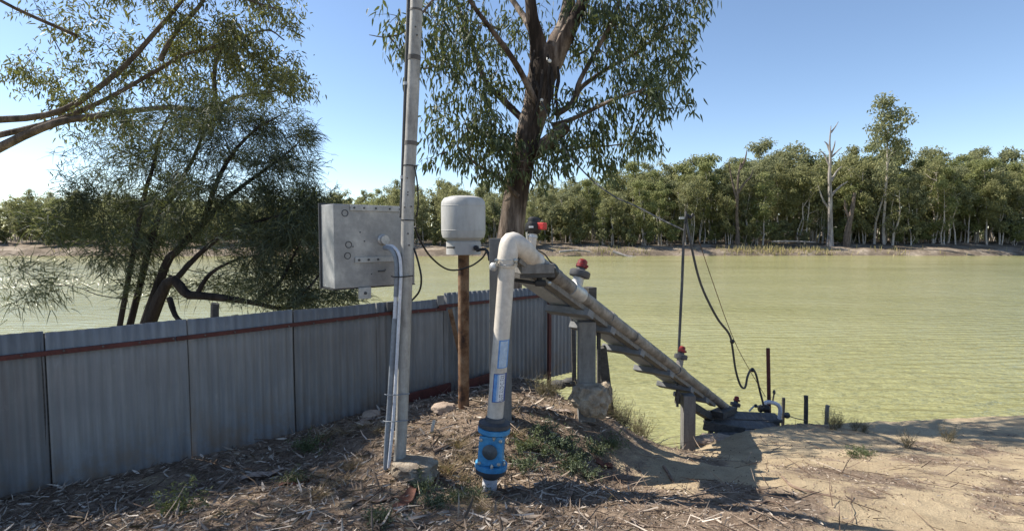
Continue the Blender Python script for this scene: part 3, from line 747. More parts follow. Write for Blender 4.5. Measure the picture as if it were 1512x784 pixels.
# ------------------------------------------------------------------ POLE + CONDUITS
pz = [(588, 700), (590, 680), (594, 600), (599.5, 430), (602.5, 300), (608, 180), (615, 0), (624, -260), (630, -420)]
pts = [U(x, y, 4.1) for x, y in pz]
pole = thing('steel_pole', pts[1], 'tall slightly leaning pale grey pole with conduits strapped to its side', 'pole')
MB().tube(pts, [.047]*9, n=24, sub=3).build('shaft', M['pole'], pole)
def pole_x(py): return np.interp(py, [y for x, y in pz][::-1], [x for x, y in pz][::-1])
def band(py, h, mat, name='band', r=.0495):
    a = U(pole_x(py), py, 4.1); b_ = U(pole_x(py-h), py-h, 4.1)
    return MB().tube([a, b_], r, n=24, sub=1).build(name, mat, pole)
band(90, 7, M['band']); band(215, 6, M['band']); band(18, 3, M['band'])
for py in (326, 246): 
    bb = band(py, 1.6, M['black'], 'cable_tie', .051)
MB().tube([U(pole_x(246)+8, 245, 4.06), U(pole_x(246)+14, 244, 4.05)], .003, n=5, sub=1).build('tie_tail', M['black'], bb)
for py, dx in ((263, -3), (288, -1), (306, -5), (305, 5), (284, -1), (345, 1), (362, 3), (40, 0), (52, 3)):
    q = U(pole_x(py)+dx, py, 4.055); MB().ball(q, .0075, 6).build('bolt', M['band'], pole)
dk = [(592, 322), (593.5, 300), (597, 200), (602, 60), (604, -5), (612, -260)]
MB().tube([U(x, y, 4.1) for x, y in dk], [.014, .016, .017, .018, .018, .018], n=12, sub=3).build('dark_conduit', M['conduit_dark'], pole)
for py in (262, 124): MB().lathe(U(np.interp(py, [-260,-5,60,200,300], [612,604,602,597,593.5]), py, 4.1), (0,0,1), [(.022,-.012),(.022,.012)], 12).build('clip', M['galvpipe'], pole)
gc = [(569.5, 692), (572, 640), (575, 600), (583, 470), (584.5, 440), (586, 400), (584, 378), (576, 366)]
MB().tube([U(x, y, 4.06) for x, y in gc[:4]], .021, n=14, sub=3).build('grey_conduit', M['conduit'], pole)
MB().tube([U(583, 472, 4.06), U(584.5, 437, 4.06)], .0165, n=14, sub=1).build('grey_conduit', M['conduit_pale'], pole)
MB().tube([U(584.5, 438, 4.06), U(586, 410, 4.06), U(585, 384, 4.07), U(578, 369, 4.1), U(568, 366, 4.18)], .019, n=14, sub=5).build('conduit_bend', M['conduit'], pole)
MB().tube([U(574, 690, 4.03), U(576, 668, 4.03), U(582, 600, 4.03), U(590.5, 440, 4.03), U(592, 400, 4.04), U(589, 375, 4.06), U(580, 364, 4.12), U(571, 363, 4.2)], .0125, n=12, sub=5).build('pale_conduit', M['conduit_pale'], pole)
for py in (582, 621, 408):
    x0 = np.interp(py, [408, 582, 621], [579, 569, 567]); 
    MB().tube([U(x0-1, py, 4.05), U(x0+4, py+1, 4.015), U(x0+13, py+1, 4.005), U(pole_x(py)+3, py, 4.04), U(pole_x(py)+10, py-1, 4.06)], .0045, n=6).build('saddle_wire', M['conduit'] if py > 500 else M['black'], pole)
lump('footing', U(611, 692, 4.0), .18, .15, .11, M['concrete'], pole, seed=12, flat=.05)

# ------------------------------------------------------------------ CONTROL BOX
u = Vector((.756, .654, 0)).normalized(); nb = Vector((.654, -.756, 0)).normalized()
A0 = U(499.5, 301, 4.0); A1 = U(494.5, 427, 4.0)
H = A0.z - A1.z; cW = .69; cD = .25
cb = A1
box = thing('control_box', cb, 'grey galvanised electrical box hung on the pale pole, its back towards the camera', 'electrical box')
cen = cb + u*cW/2 - nb*cD/2 + Vector((0,0,H/2))
Mb = Matrix((u, -nb, Vector((0,0,1)))).transposed()
MB().box(cen, (cW, cD, H), Mb).build('case', M['boxsteel'], box, bevel=.006)
MB().box(cen - nb*(cD/2+.006), (cW+.03, .014, H+.03), Mb).build('door_flange', M['rubber'], box, bevel=.003)
MB().box(cen + Vector((0,0,-H/2-.006)) - nb*.01, (cW+.02, cD, .008), Mb).build('bottom_lip', M['black'], box)
def bx(uu, zz, w_, h_, t_=.006, mat='boxpale', name='bracket', par=None, bev=.002):
    return MB().box(cb + u*uu + nb*(t_/2+.001) + Vector((0,0,zz)), (w_, t_, h_), Mb).build(name, M[mat], par or box, bevel=bev)
tb = bx(.36, H-.025, .46, .042, .012, name='top_bracket')
lb = bx(.36, .215, .40, .042, .014, name='lower_bracket')
for uu in (.16, .24, .34, .46, .55): MB().cyl(cb+u*uu+nb*.012+Vector((0,0,H-.025)), cb+u*uu+nb*.019+Vector((0,0,H-.025)), .008, n=8).build('screw', M['rubber'], tb)
for uu in (.19, .27, .35): MB().cyl(cb+u*uu+nb*.012+Vector((0,0,.215)), cb+u*uu+nb*.022+Vector((0,0,.215)), .009, n=8).build('screw', M['rubber'], lb)
for uu, zz in ((.09, .575), (.115, .335), (.105, .25)):
    pts_ = [cb + u*(uu + .024*math.cos(a)) + nb*.002 + Vector((0,0,zz + .024*math.sin(a))) for a in np.linspace(0, 2*math.pi, 20)]
    MB().tube(pts_, .0035, n=5, sub=1, cap=False).build('knockout_ring', M['rubber'], box)
for uu, zz in ((.21, .43), (.245, .36), (.15, .32), (.30, .10), (.42, .13)): MB().ball(cb+u*uu+nb*.001+Vector((0,0,zz)), .006, 6).build('rivet', M['rubber'], box)
bx(.385, .12, .06, .012, .008, 'rubber', 'latch')
cg = cb + u*.40 + Vector((0,0,.37))
MB().lathe(cg, nb, [(.045, 0), (.045, .01), (.036, .02), (.036, .05)], 18).build('conduit_gland', M['galvpipe'], box)
hb = bx(.235, -.045, .10, .09, .02, 'boxpale', 'hanging_plate')
MB().cyl(cb+u*.235+nb*.02+Vector((0,0,-.045)), cb+u*.235+nb*.03+Vector((0,0,-.045)), .012, n=8).build('screw', M['rubber'], hb)
MB().box(cb + u*.50 - nb*.03 + Vector((0,0,H*.5)), (.07, .03, H*.8), Mb).build('mount_rail', M['boxsteel'], box)

# ------------------------------------------------------------------ RUSTY POST + PRESSURE TANK
rp = U(684.5, 604, 5.3); rpt = U(684.5, 376, 5.3)
post = thing('rusty_post', rp, 'rust brown steel tube post standing in concrete beside the white pipe', 'post')
MB().tube([rp - Vector((0,0,.3)), rpt], .056, n=20, sub=1).build('tube', M['rust'], post)
lump('footing', rp + Vector((-.03, 0, -.07)), .22, .17, .10, M['concrete'], post, seed=21, flat=.05)
tk = rpt
tank = thing('pressure_tank', tk, 'squat pale grey pressure tank on top of the rusty post', 'tank')
tz = lambda py: U(685, py, 5.3).z - tk.z
MB().lathe(tk, (0,0,1), [(.12, tz(356)-.03), (.175, tz(354)), (.205, tz(351)), (.218, tz(345)), (.2195, tz(338)), (.2195, tz(304)), (.214, tz(298)), (.19, tz(293)), (.12, tz(290)), (.0, tz(289))], 40).build('shell', M['tank'], tank)
for py in (340, 304.5): MB().lathe(tk, (0,0,1), [(.2196, tz(py)-.004), (.2215, tz(py)), (.2196, tz(py)+.004)], 40).build('seam', M['tank'], tank)
MB().lathe(tk, (0,0,1), [(.06,-.004),(.14, 0), (.172, .004), (.172, tz(357)), (.16, tz(355.5))], 32).build('base_ring', M['tank'], tank)
MB().box(tk + Vector((-.10, -.152, .075)), (.10, .01, .014)).build('slot', M['black'], tank)
MB().lathe(tk + Vector((.13, -.12, .07)), (.3,-1,0), [(.024, -.02), (.026, .03), (.018, .035)], 12).build('port', M['black'], tank)
MB().tube([U(704, 370, 5.12), U(715, 368, 5.08), U(721, 374, 5.05), U(723, 384, 5.0)], .015, n=10).build('hose', M['black'], tank)
o = MB().tube([U(612, 335, 4.22), U(619, 352, 4.3), U(634, 377, 4.6), U(655, 395, 5.0), U(672, 399, 5.2), U(695, 393, 5.15), U(711, 382, 5.1), U(718, 372, 5.07)], .0085, n=7, sub=5).build('drooping_cable', M['black'], None, U(612,335,4.22))
tag(o, 'black cable drooping from the pale pole to the pressure tank', 'cable')
MB().box(U(674, 396, 5.18), (.05, .02, .05), Matrix.Rotation(R(40), 3, 'Y')).build('cable_tag', M['band'], o) if False else None
o = MB().tube([U(611, 366, 4.2), U(617, 385, 4.2), U(622, 410, 4.2), U(619, 430, 4.22), U(606, 446, 4.25)], .008, n=7, sub=5).build('looped_cable', M['black'], None, U(611,366,4.2))
tag(o, 'short black cable looping out from behind the pale pole', 'cable')
o = MB().tube([U(pole_x(246)+7, 246, 4.06), U(616, 270, 4.08), U(617.5, 300, 4.1), U(615, 320, 4.12)], .006, n=6, sub=4).build('thin_cable', M['black'], None, U(616,250,4.06))
tag(o, 'thin black cable tied along the upper part of the pale pole', 'cable')

# ------------------------------------------------------------------ thin steel pole with hanging hose, river-side posts
wb = U(1000, 600, 6.95); 
wp = thing('whip_pole', wb, 'thin dark upright steel pole standing against the green water', 'pole')
MB().tube([wb, U(1003, 500, 6.95), U(1007, 420, 6.95), U(1009, 365, 6.95)], .019, n=10, sub=1).build('lower_tube', M['rubber'], wp)
MB().tube([U(1009, 366, 6.95), U(1013, 312, 6.95)], .015, n=10, sub=1).build('upper_tube', M['band'], wp)
MB().tube([U(1013, 330, 6.93), U(1014, 318, 6.93), U(1019, 322, 6.93), U(1024, 316, 6.93)], .02, n=8, sub=4).build('hook', M['black'], wp)
MB().box(U(1007, 322, 6.95), (.07, .03, .03)).build('bracket', M['galvpipe'], wp)
ins2 = U(799, 149, 9.15)
o = MB().tube([ins2, U(830, 214, 8.8), U(868, 260, 8.4), U(905, 289, 8.0), U(940, 305, 7.6), U(976, 324, 7.3), U(1010, 340, 6.97)], .012, n=7, sub=6).build('overhead_cable', M['conduit_dark'], None, ins2)
tag(o, 'dark sagging overhead cable running from the big gum to the thin steel pole', 'cable')
o = MB().tube([U(1014, 330, 6.9), U(1021, 365, 6.9), U(1035, 420, 7.0), U(1058, 468, 7.2), U(1076, 492, 7.4), U(1081, 510, 7.5), U(1086, 545, 7.7), U(1093, 568, 7.8), U(1100, 572, 7.8), U(1104, 555, 7.8), U(1110, 545, 7.85), U(1116, 552, 7.9), U(1122, 577, 8.0), U(1129, 604, 8.05)], .016, n=8, sub=5).build('hanging_hose', M['conduit_dark'], None, U(1129,604,8.05))
tag(o, 'dark hose hanging in a loop from the thin pole to the landing', 'hose')
for a in (U(1081, 504, 7.48), U(1111, 546, 7.83)): MB().ball(a, .035, 8).build('clip', M['black'], o)
o = MB().tube([U(1030, 350, 6.9), U(1052, 415, 7.1), U(1075, 480, 7.35), U(1095, 525, 7.6), U(1130, 585, 8.0)], .005, n=5, sub=4).build('thin_wire', M['rust'], None, U(1030,350,6.9))
tag(o, 'thin rusty wire running beside the hanging hose', 'wire')

def stake(x0, y0, x1, y1, Y, w_, mat, label, name='stake', cat='stake', tube=False):
    a = U(x0, y0, Y); b_ = U(x1, y1, Y)
    m_ = MB()
    if tube: m_.tube([b_ - Vector((0,0,.5)), a], w_/2, n=12, sub=1)
    else: m_.tube([b_ - Vector((0,0,.5)), b_.lerp(a, .5), a], w_/2, n=8, sub=2, rough=.05)
    return tag(m_.build(name, mat, None, b_), label, cat)
stake(1134, 514, 1138, 612, 8.3, .058, M['redpaint'], 'red oxide steel post standing at the water edge', 'red_post', 'post', True)
stake(1157, 587, 1156, 615, 8.6, .055, M['darkwood'], 'short dark stake just right of the white hooked pipe', 'stake')
stake(1190, 584, 1190.5, 622, 8.2, .065, M['darkwood'], 'taller dark stake on the bank edge left of the dry shrub', 'stake')
stake(1222, 598, 1220, 622, 8.2, .06, M['steelpost'], 'grey stump of a stake among the dry shrubs', 'stake')
stake(318, 448, 316, 478, 5.6, .085, M['darkwood'], 'weathered round stake poking up behind the fence', 'stake')
hk = thing('hooked_pipe', U(1145, 615, 8.1), 'white pipe bent over like a hook beside the red post', 'pipe')
MB().tube([U(1128, 606, 8.1), U(1127, 600, 8.1), U(1131, 594, 8.1), U(1140, 594, 8.1), U(1149, 598, 8.1), U(1152, 606, 8.1), U(1150, 622, 8.1)], .030, n=12, sub=5).build('bent_pipe', M['conduit_pale'], hk)
MB().lathe(U(1129, 603, 8.05), (1,0,0), [(.05,-.09),(.06,-.06),(.045,-.03),(.06,.0),(.06,.05),(.03,.08)], 12).build('coupling', M['black'], hk)
MB().tube([U(1106, 607, 8.0), U(1113, 600, 8.0), U(1119, 600, 8.05), U(1126, 603, 8.05)], .014, n=8).build('side_branch', M['galvpipe'], hk)
MB().ball(U(1116, 599, 8.0), .03, 8).build('tap', M['black'], hk)
o = MB().tube([U(1141, 592, 8.1), U(1143, 581, 8.1)], .012, n=8, sub=1).build('hose_tap', M['stick'], None, U(1141,595,8.1))
MB().ball(U(1143, 579, 8.1), .03, 8, (.8,.8,1.4)).build('head', M['band'], o); tag(o, 'small upright hose tap by the red post', 'tap')
o = MB().ball(U(1162, 613, 8.0), .05, 10, (1,.8,1)).build('float', M['rubber'], None, U(1162,613,8.0)); 
MB().tube([U(1164, 614, 8.0), U(1178, 618, 8.05), U(1190, 620, 8.15)], .008, n=5).build('rope', M['stick'], o); tag(o, 'small round float tied by a rope to a stake', 'float')

# timber landing at the foot of the pipe
ld = thing('timber_landing', U(1090, 640, 7.6), 'tilted dark timber landing at the foot of the pipe', 'landing')
L0 = U(1046, 623, 7.75); L1 = U(1165, 622, 8.0); LU = (L1 - L0).normalized(); LN = Vector((-LU.y, LU.x, .0)).normalized()
for k in range(3):
    dz_ = Vector((0, 0, .055*(k-1) - .01))
    a_ = L0 + LN*(.225*k - .28) + dz_ - LU*random.uniform(0, .08) + Vector((0,0,random.uniform(-.01,.01)))
    b_ = L1 + LN*(.225*k - .28) + dz_ + Vector((0,0,-.05)) - LU*(.05 + .22*(2-k))
    MB().obox(a_, b_, .215, .05, Vector((0,0,1)) - LN*.25).build('plank', M['deckwood'], ld, bevel=.008)
MB().obox(U(1040, 628, 7.45), U(1098, 637, 7.6), .06, .13).build('bearer', M['darkwood'], ld, bevel=.01)
MB().obox(U(1098, 632, 7.9), U(1150, 624, 8.0), .06, .10).build('bearer', M['darkwood'], ld, bevel=.01)
MB().obox(U(1069, 648, 7.6) - Vector((0,0,.5)), U(1069, 628, 7.6), .07, .07, (0,1,0)).build('leg', M['darkwood'], ld)
MB().obox(U(1040, 660, 7.5) - Vector((0,0,.4)), U(1052, 622, 7.5), .05, .06, (0,1,0)).build('leg', M['darkwood'], ld)
MB().obox(U(1058, 612, 7.7), U(1079, 603, 8.1), .20, .09).build('saddle', M['darkwood'], ld, bevel=.01)
for k, (x, y, Y) in enumerate(((1036, 652, 7.2), (1052, 648, 7.3), (1066, 650, 7.2))):
    lump('step_stone', U(x, y, Y), .16, .14, .07, M['stone'], None, ['flat pale stone at the base of the lower trestle post', 'middle flat stone below the timber landing', 'flat stone under the landing nearest the sandy crest'][k], 'stone', seed=30+k)

# ------------------------------------------------------------------ BIG GUM behind the fence
gY = 9.5
gb = Vector((U(752, 440, gY).x, gY, 0)); gb.z = gz1(gb.x, gY)
gum = Tree('river_red_gum', gb, 'large river red gum with dark fissured trunk behind the fence, leaves hanging down')
def G(*l): return [U(x, y, Y) for x, y, Y in l]
gum.limb([gb + Vector((-.05,0,-.4)), gb + Vector((0,0,.4))] + G((748,420,gY),(755,340,gY),(765,270,gY),(778,210,gY),(793,150,gY),(803,100,gY),(809,72,gY)),
         [.50, .36, .27, .225, .215, .215, .23, .26, .22], M['bark'], 'trunk', 22, 5, .06)
gum.limb(G((800,100,gY),(793,60,gY-.1),(785,20,gY-.2),(778,-60,gY-.3),(760,-200,gY-.5)), [.2,.14,.10,.085,.05], M['bark'])
gum.limb(G((806,110,gY),(822,65,gY),(836,25,gY),(842,-40,gY+.1),(838,-220,gY+.2)), [.22,.17,.12,.10,.06], M['bark'])
gum.limb(G((815,95,gY),(838,50,gY-.1),(858,10,gY-.1),(880,-50,gY-.2),(920,-180,gY-.3)), [.18,.14,.11,.09,.05], M['bark'])
gum.limb(G((790,225,gY-.1),(812,208,gY-.25),(833,190,gY-.4),(838,186,gY-.42)), [.15,.13,.10,.08], M['bark'])
gum.limb(G((798,165,gY-.2),(765,100,gY-.6),(730,50,gY-1),(695,3,gY-1.3),(660,-60,gY-1.6)), [.06,.05,.04,.032,.02], M['bark'])
gum.limb(G((785,190,gY),(745,150,gY+.2),(716,118,gY+.3),(695,60,gY+.4),(673,0,gY+.5),(650,-80,gY+.6)), [.07,.055,.05,.042,.035,.02], M['bark'])
gum.limb(G((820,170,gY),(845,152,gY),(857,118,gY-.1),(887,64,gY-.2),(905,28,gY-.3),(930,-40,gY-.4)), [.06,.05,.042,.035,.028,.02], M['bark_left'])
gum.limb(G((848,150,gY),(860,128,gY+.2),(900,100,gY+.5),(941,77,gY+.8),(985,40,gY+1)), [.05,.042,.036,.028,.015], M['bark_left'])
gum.limb(G((818,185,gY),(848,175,gY-.3),(900,150,gY-.8),(951,132,gY-1.1)), [.05,.038,.03,.014], M['bark_left'])
gum.limb(G((808,215,gY),(830,223,gY+.1),(862,218,gY+.2),(894,216,gY+.3),(930,212,gY+.4)), [.035,.026,.02,.016,.008], M['bark_left'])
gum.limb(G((765,290,gY-.2),(735,262,gY-.4),(700,240,gY-.7),(675,215,gY-.9)), [.04,.03,.022,.012], M['bark_left'])
gum.limb(G((793,60,gY),(770,20,gY+.8),(740,-20,gY+1.4),(700,-60,gY+2)), [.08,.06,.045,.03], M['bark'])
gum.limb(G((640,0,gY-1.4),(600,45,gY-1.5),(570,55,gY-1.5),(545,52,gY-1.6)), [.02,.014,.010,.005], M['bark_left'])
pr = lambda p: p / F * gY
gblobs = [ # px, py, rx, ry, Y, twigs, leaves
 (700,205,40,34,9.2,26,13),(735,262,22,16,9.0,10,11),(690,70,44,34,9.2,24,12),(910,45,40,28,9.5,24,12),(985,125,30,24,9.7,18,12),(575,50,35,22,8.0,10,11),(598,85,30,22,8.0,10,10),(640,30,45,35,8.2,24,11),(690,25,50,35,9.0,26,11),(660,95,40,40,8.6,24,11),(700,130,45,40,9.2,30,11),
 (650,165,32,35,9.0,18,11),(672,210,42,38,8.7,28,11),(725,185,42,45,9.0,34,12),(705,245,34,22,8.8,14,10),(745,235,35,35,8.9,26,12),(735,60,40,45,9.8,24,11),
 (745,120,35,35,9.9,22,11),(750,200,24,36,9.0,16,12),(805,245,26,34,9.0,18,12),(808,205,22,34,8.95,12,12),
 (870,20,45,30,9.2,26,11),(925,15,50,30,9.2,34,12),(985,15,45,30,9.6,36,12),(1030,5,30,18,9.8,14,10),(960,60,45,30,9.8,34,12),(1010,60,28,30,10,20,11),
 (900,85,32,30,9.3,22,11),(940,110,38,28,9.4,28,12),(995,95,32,30,10,22,11),(890,150,35,30,9.0,24,12),(960,150,40,28,8.8,30,12),(1000,160,18,22,8.9,8,10),
 (880,195,35,28,9.4,26,12),(930,200,40,25,9.6,24,12),(965,215,22,16,9.8,10,10),(895,240,36,22,9.6,22,11),(850,205,22,30,9.2,14,11),(835,240,20,28,9.0,14,11),(905,262,24,14,9.7,8,9),(640,235,20,16,8.6,6,9),
 (820,150,20,25,9.3,10,10),(850,70,22,30,9.7,10,10),
 (620,-60,60,40,8.4,26,9),(720,-70,70,50,9.2,34,9),(820,-90,70,50,9.8,30,9),(920,-70,70,50,9.4,34,9),(1000,-60,60,45,9.8,30,9),(760,-200,90,60,9,30,9),(880,-210,90,60,9.6,30,9),
]
for (x, y, rx, ry, Y, nt, nl) in gblobs:
    gum.mass(U(x, y, Y), (rx/F*Y, .75, ry/F*Y), int(nt*.82), nl + 2, .0055, .016, .06, .085)
for c_ in ((.5,11.8,5.8),(2.2,11.5,6),(-1.2,11.6,6.2),(1,12,7.5),(0,10,8.8)):
    gum.mass(c_, (1.1, .9, .9), 34, 9, .006, .03, .06, .14)
gum.tw.build('twigs', M['bark_left'], gum.root)['kind'] = 'stuff'
P = np.array(gum.P); D = unit(np.array(gum.D))*.35 + RNG.normal(size=P.shape)*.42 + np.array([0,0,-.85])
V, Q = leaves(P, D, RNG.uniform(.08, .165, len(P)), RNG.uniform(.024, .046, len(P)))
o = link_mesh('crown', quads_mesh('crown', V - np.array(gum.root.location), Q), M['leaf_main'], gum.root); o['kind'] = 'stuff'
NLEAF = len(P)
for (x, y, lab) in ((811, 90, 'white insulator on the gum trunk just below its fork'), (799, 149, 'lower white insulator on the gum trunk where the cable starts')):
    q = U(x, y, gY-.36 if y < 120 else 9.17); o = MB().lathe(q, (.3,-.6,-.7 if y < 120 else .2), [(.014,-.10 if y < 120 else -.04),(.03,-.06 if y < 120 else -.022),(.02,-.014),(.034,.014),(.027,.035),(.008,.05)], 14).build('insulator', M['white_ceramic'], None, q)
    tag(o, lab, 'insulator')
# peeling hollow: dark bark strips round the fork
for k in range(9):
    x = random.uniform(783, 825); y = random.uniform(80, 150)
    MB().tube([U(x, y-22, gY-.33), U(x+random.uniform(-6,6), y, gY-.36), U(x+random.uniform(-9,9), y+random.uniform(20,45), gY-.33)], [.02,.03,.008], n=5, sub=3).build('bark_strip', M['bark_dark'], gum.root)

# ------------------------------------------------------------------ left gum (trunk out of frame) and feathery wattle behind the fence
lb_ = Vector((-9.9, 8.4, -3.2))
lg = Tree('spreading_gum', lb_, 'spreading gum at the left edge with sunlit yellow green leaves above the feathery tree')
lg.limb([lb_, (-9.8,8.5,-1), (-9.6,8.6,1.5), (-9.5,8.7,3.0), (-9.5,8.6,4.6), (-9.4,8.4,6.5), (-9.4,8.2,9)], [.6,.5,.42,.38,.32,.22,.1], M['bark_left'], 'trunk', 18, 5)
lY = 9.3
lg.limb([(-9.5,8.7,2.4)] + G((60,190,8.7),(140,172,8.9),(234,160,lY),(275,160,lY),(315,166,lY),(350,158,lY+.2)), [.085,.06,.05,.042,.04,.034,.018], M['bark_left'])
lg.limb(G((300,164,lY),(317,150,lY),(316,115,lY),(320,90,lY),(330,70,lY)), [.05,.04,.036,.028,.015], M['bark_left'])
lg.limb([(-9.5,8.6,2.9)] + G((60,185,8.9),(150,150,9),(236,102,lY),(270,82,lY),(310,72,lY),(350,58,lY),(395,45,lY+.1),(420,60,lY+.2)), [.065,.045,.035,.032,.03,.027,.022,.016,.010], M['bark_left'])
lg.limb([(-9.5,8.6,3.4)] + G((70,170,8.8),(170,110,8.9),(236,40,lY-.3),(262,10,lY-.4),(300,-40,lY-.5),(340,-90,lY-.5)), [.07,.05,.04,.034,.03,.024,.016], M['bark_left'])
lg.limb(G((236,90,lY-.2),(255,55,lY-.2),(290,15,lY-.2),(320,-15,lY-.2),(380,5,lY),(415,15,lY)), [.04,.036,.032,.026,.02,.010], M['bark_left'])
lg.limb(G((310,166,lY),(345,145,lY),(390,138,lY+.1),(430,130,lY+.2)), [.04,.03,.02,.01], M['bark_left'])
lblobs = [(300,35,45,28,26),(345,45,40,22,24),(385,10,38,22,26),(415,22,22,22,16),(262,60,26,35,18),(290,60,38,22,20),(340,80,45,20,24),(375,70,30,20,18),(280,110,40,25,20),(350,100,40,22,22),(395,105,32,20,20),
          (422,92,22,22,16),(440,125,20,22,18),(405,132,36,18,22),(370,130,30,16,14),(300,135,28,20,12),(250,140,24,22,12),(262,20,28,28,16),(410,-30,40,25,16),(340,-40,60,30,26),(250,-50,50,35,22),(290,180,45,14,12),
          (200,110,45,35,26),(110,170,50,35,26),(190,185,45,25,22),(240,100,28,26,14),(140,60,60,50,34),(60,110,60,50,34),(170,-20,60,45,34),(40,-20,70,50,34),(150,150,50,30,20)]
for (x, y, rx, ry, nt) in lblobs:
    Y = lY + random.uniform(-.5, .6); lg.mass(U(x, y, Y), (rx/F*Y, .7, ry/F*Y), int(nt*.8), 34, .005, .012, .05, .085)
NL1 = len(lg.P)
for c_ in ((-7.6,5.0,4.9),(-7.0,5.6,5.6),(-8.2,4.6,6.2),(-7.8,6.6,6.4),(-6.9,5.3,6.8),(-8.2,5.4,7.4),(-7.0,4.0,5.0),(-9,7,7.5),(-9,9,8.5)):  # out-of-view leaf masses, added to shade the left ground
    lg.mass(c_, (.95, .85, .7), 26, 12, .006, .03, .05, .15)
lg.tw.build('twigs', M['bark_left'], lg.root)['kind'] = 'stuff'
P = np.array(lg.P); D = unit(np.array(lg.D))*.4 + RNG.normal(size=P.shape)*.55 + np.array([0,0,-.5])
Ls = RNG.uniform(.06, .115, len(P)); Ls[NL1:] *= 1.9
V, Q = leaves(P, D, Ls, Ls*RNG.uniform(.2, .32, len(P)))
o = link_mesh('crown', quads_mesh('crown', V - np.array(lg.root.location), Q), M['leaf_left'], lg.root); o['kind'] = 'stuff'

wbz = Vector((U(120, 500, 7.5).x, 7.5, 0)); wbz.z = gz1(wbz.x, 7.5) - .3
wt = Tree('feathery_wattle', wbz, 'dark feathery wattle leaning over the water behind the left part of the fence')
wY = 7.6
st0 = wbz + Vector((0, 0, 1.7))
wt.limb([wbz, wbz + Vector((.03,.02,.9)), st0], [.14,.12,.11], M['bark_dark'], 'trunk', 12)
wt.limb([st0] + G((234,420,wY),(262,370,wY),(300,330,wY),(345,285,wY),(400,245,wY),(440,212,wY)), [.08,.06,.05,.042,.032,.02,.008], M['bark_dark'])
wt.limb([st0] + G((240,440,wY-.2),(262,410,wY-.2),(300,370,wY-.2),(345,338,wY-.2),(400,322,wY-.2),(455,305,wY-.2)), [.065,.045,.04,.034,.026,.016,.006], M['bark_dark'])
wt.limb([st0 - Vector((0,0,.3))] + G((234,440,wY-.4),(280,436,wY-.4),(330,440,wY-.4),(375,447,wY-.4),(420,455,wY-.4),(470,440,wY-.3)), [.085,.07,.06,.05,.036,.022,.008], M['bark_dark'])
wt.limb([st0] + G((225,350,wY+.2),(255,290,wY+.3),(285,235,wY+.4),(305,190,wY+.4),(335,160,wY+.4)), [.055,.04,.032,.025,.017,.007], M['bark_dark'])
wt.limb([st0] + G((205,330,wY),(225,250,wY),(240,190,wY),(262,150,wY)), [.045,.03,.024,.016,.007], M['bark_dark'])
wt.limb(G((300,330,wY),(320,270,wY),(345,225,wY),(380,190,wY),(415,170,wY)), [.04,.032,.025,.016,.007], M['bark_dark'])
wt.limb(G((290,436,wY-.4),(310,405,wY-.4),(345,385,wY-.4),(375,378,wY-.3)), [.035,.026,.018,.008], M['bark_dark'])
wt.limb(G((375,447,wY-.4),(410,420,wY-.3),(430,385,wY-.3),(447,350,wY-.3)), [.03,.024,.016,.008], M['bark_dark'])
wt.limb(G((420,455,wY-.4),(455,425,wY-.4),(480,395,wY-.4)), [.022,.016,.008], M['bark_dark'])
wt.limb(G((250,440,wY-.4),(262,470,wY-.5),(290,480,wY-.6),(330,475,wY-.6)), [.04,.03,.02,.01], M['bark_dark'])
wblobs = [(300,190,42,24,16),(350,180,45,22,20),(400,185,42,24,22),(440,200,28,24,16),(330,230,45,28,24),(390,230,45,26,24),(440,245,32,26,18),(270,225,35,30,14),(255,280,32,30,18),(300,280,45,28,20),(360,280,48,26,22),(420,285,45,24,20),(455,300,24,24,14),
          (260,325,32,24,14),(340,318,48,22,18),(400,335,45,22,22),(450,345,32,26,20),(475,340,18,32,14),(300,360,40,20,8),(375,385,40,20,18),(420,400,38,24,20),(460,405,28,26,18),(345,420,36,20,14),(395,435,40,16,16),(440,440,36,14,16),(300,425,28,16,8),(500,440,26,10,10),(520,436,18,8,6),(485,300,14,16,6),
          (262,172,34,20,14),(315,158,40,18,14),(365,155,36,16,12),(200,230,40,30,20),(215,300,36,30,20),(195,360,40,30,20),(150,300,40,40,20),(215,420,30,24,14),(240,350,30,24,12),(430,300,40,24,18),(465,320,24,30,16),(440,370,40,24,20),(475,385,22,30,14),(410,360,40,20,16),(370,345,40,18,14),(455,440,34,12,14),(250,240,30,30,14),(245,190,26,24,10),(150,250,60,50,26),(100,330,60,50,26),(170,380,50,40,20),(60,420,50,40,18),(180,180,40,30,14)]
for (x, y, rx, ry, nt) in wblobs:
    Y = wY + random.uniform(-.5, .4); wt.mass(U(x, y, Y), (rx/F*Y, .5, ry/F*Y), nt, 42, .0035, .008, .06, .085)
wt.tw.build('twigs', M['bark_dark'], wt.root)['kind'] = 'stuff'
P = np.array(wt.P); D0 = unit(np.array(wt.D))
D = D0*.7 + RNG.normal(size=P.shape)*.35 + np.array([.12,0,.10])
L_ = RNG.uniform(.10, .22, len(P))
V, Q = blades(P, D, L_, RNG.uniform(.007, .012, len(P)), np.stack([RNG.normal(0,.03,len(P)), RNG.normal(0,.03,len(P)), -L_*RNG.uniform(.1,.6,len(P))], -1))
o = link_mesh('crown', quads_mesh('crown', V - np.array(wt.root.location), Q), M['needle'], wt.root); o['kind'] = 'stuff'
print('leaves', NLEAF, len(lg.P), len(wt.P))

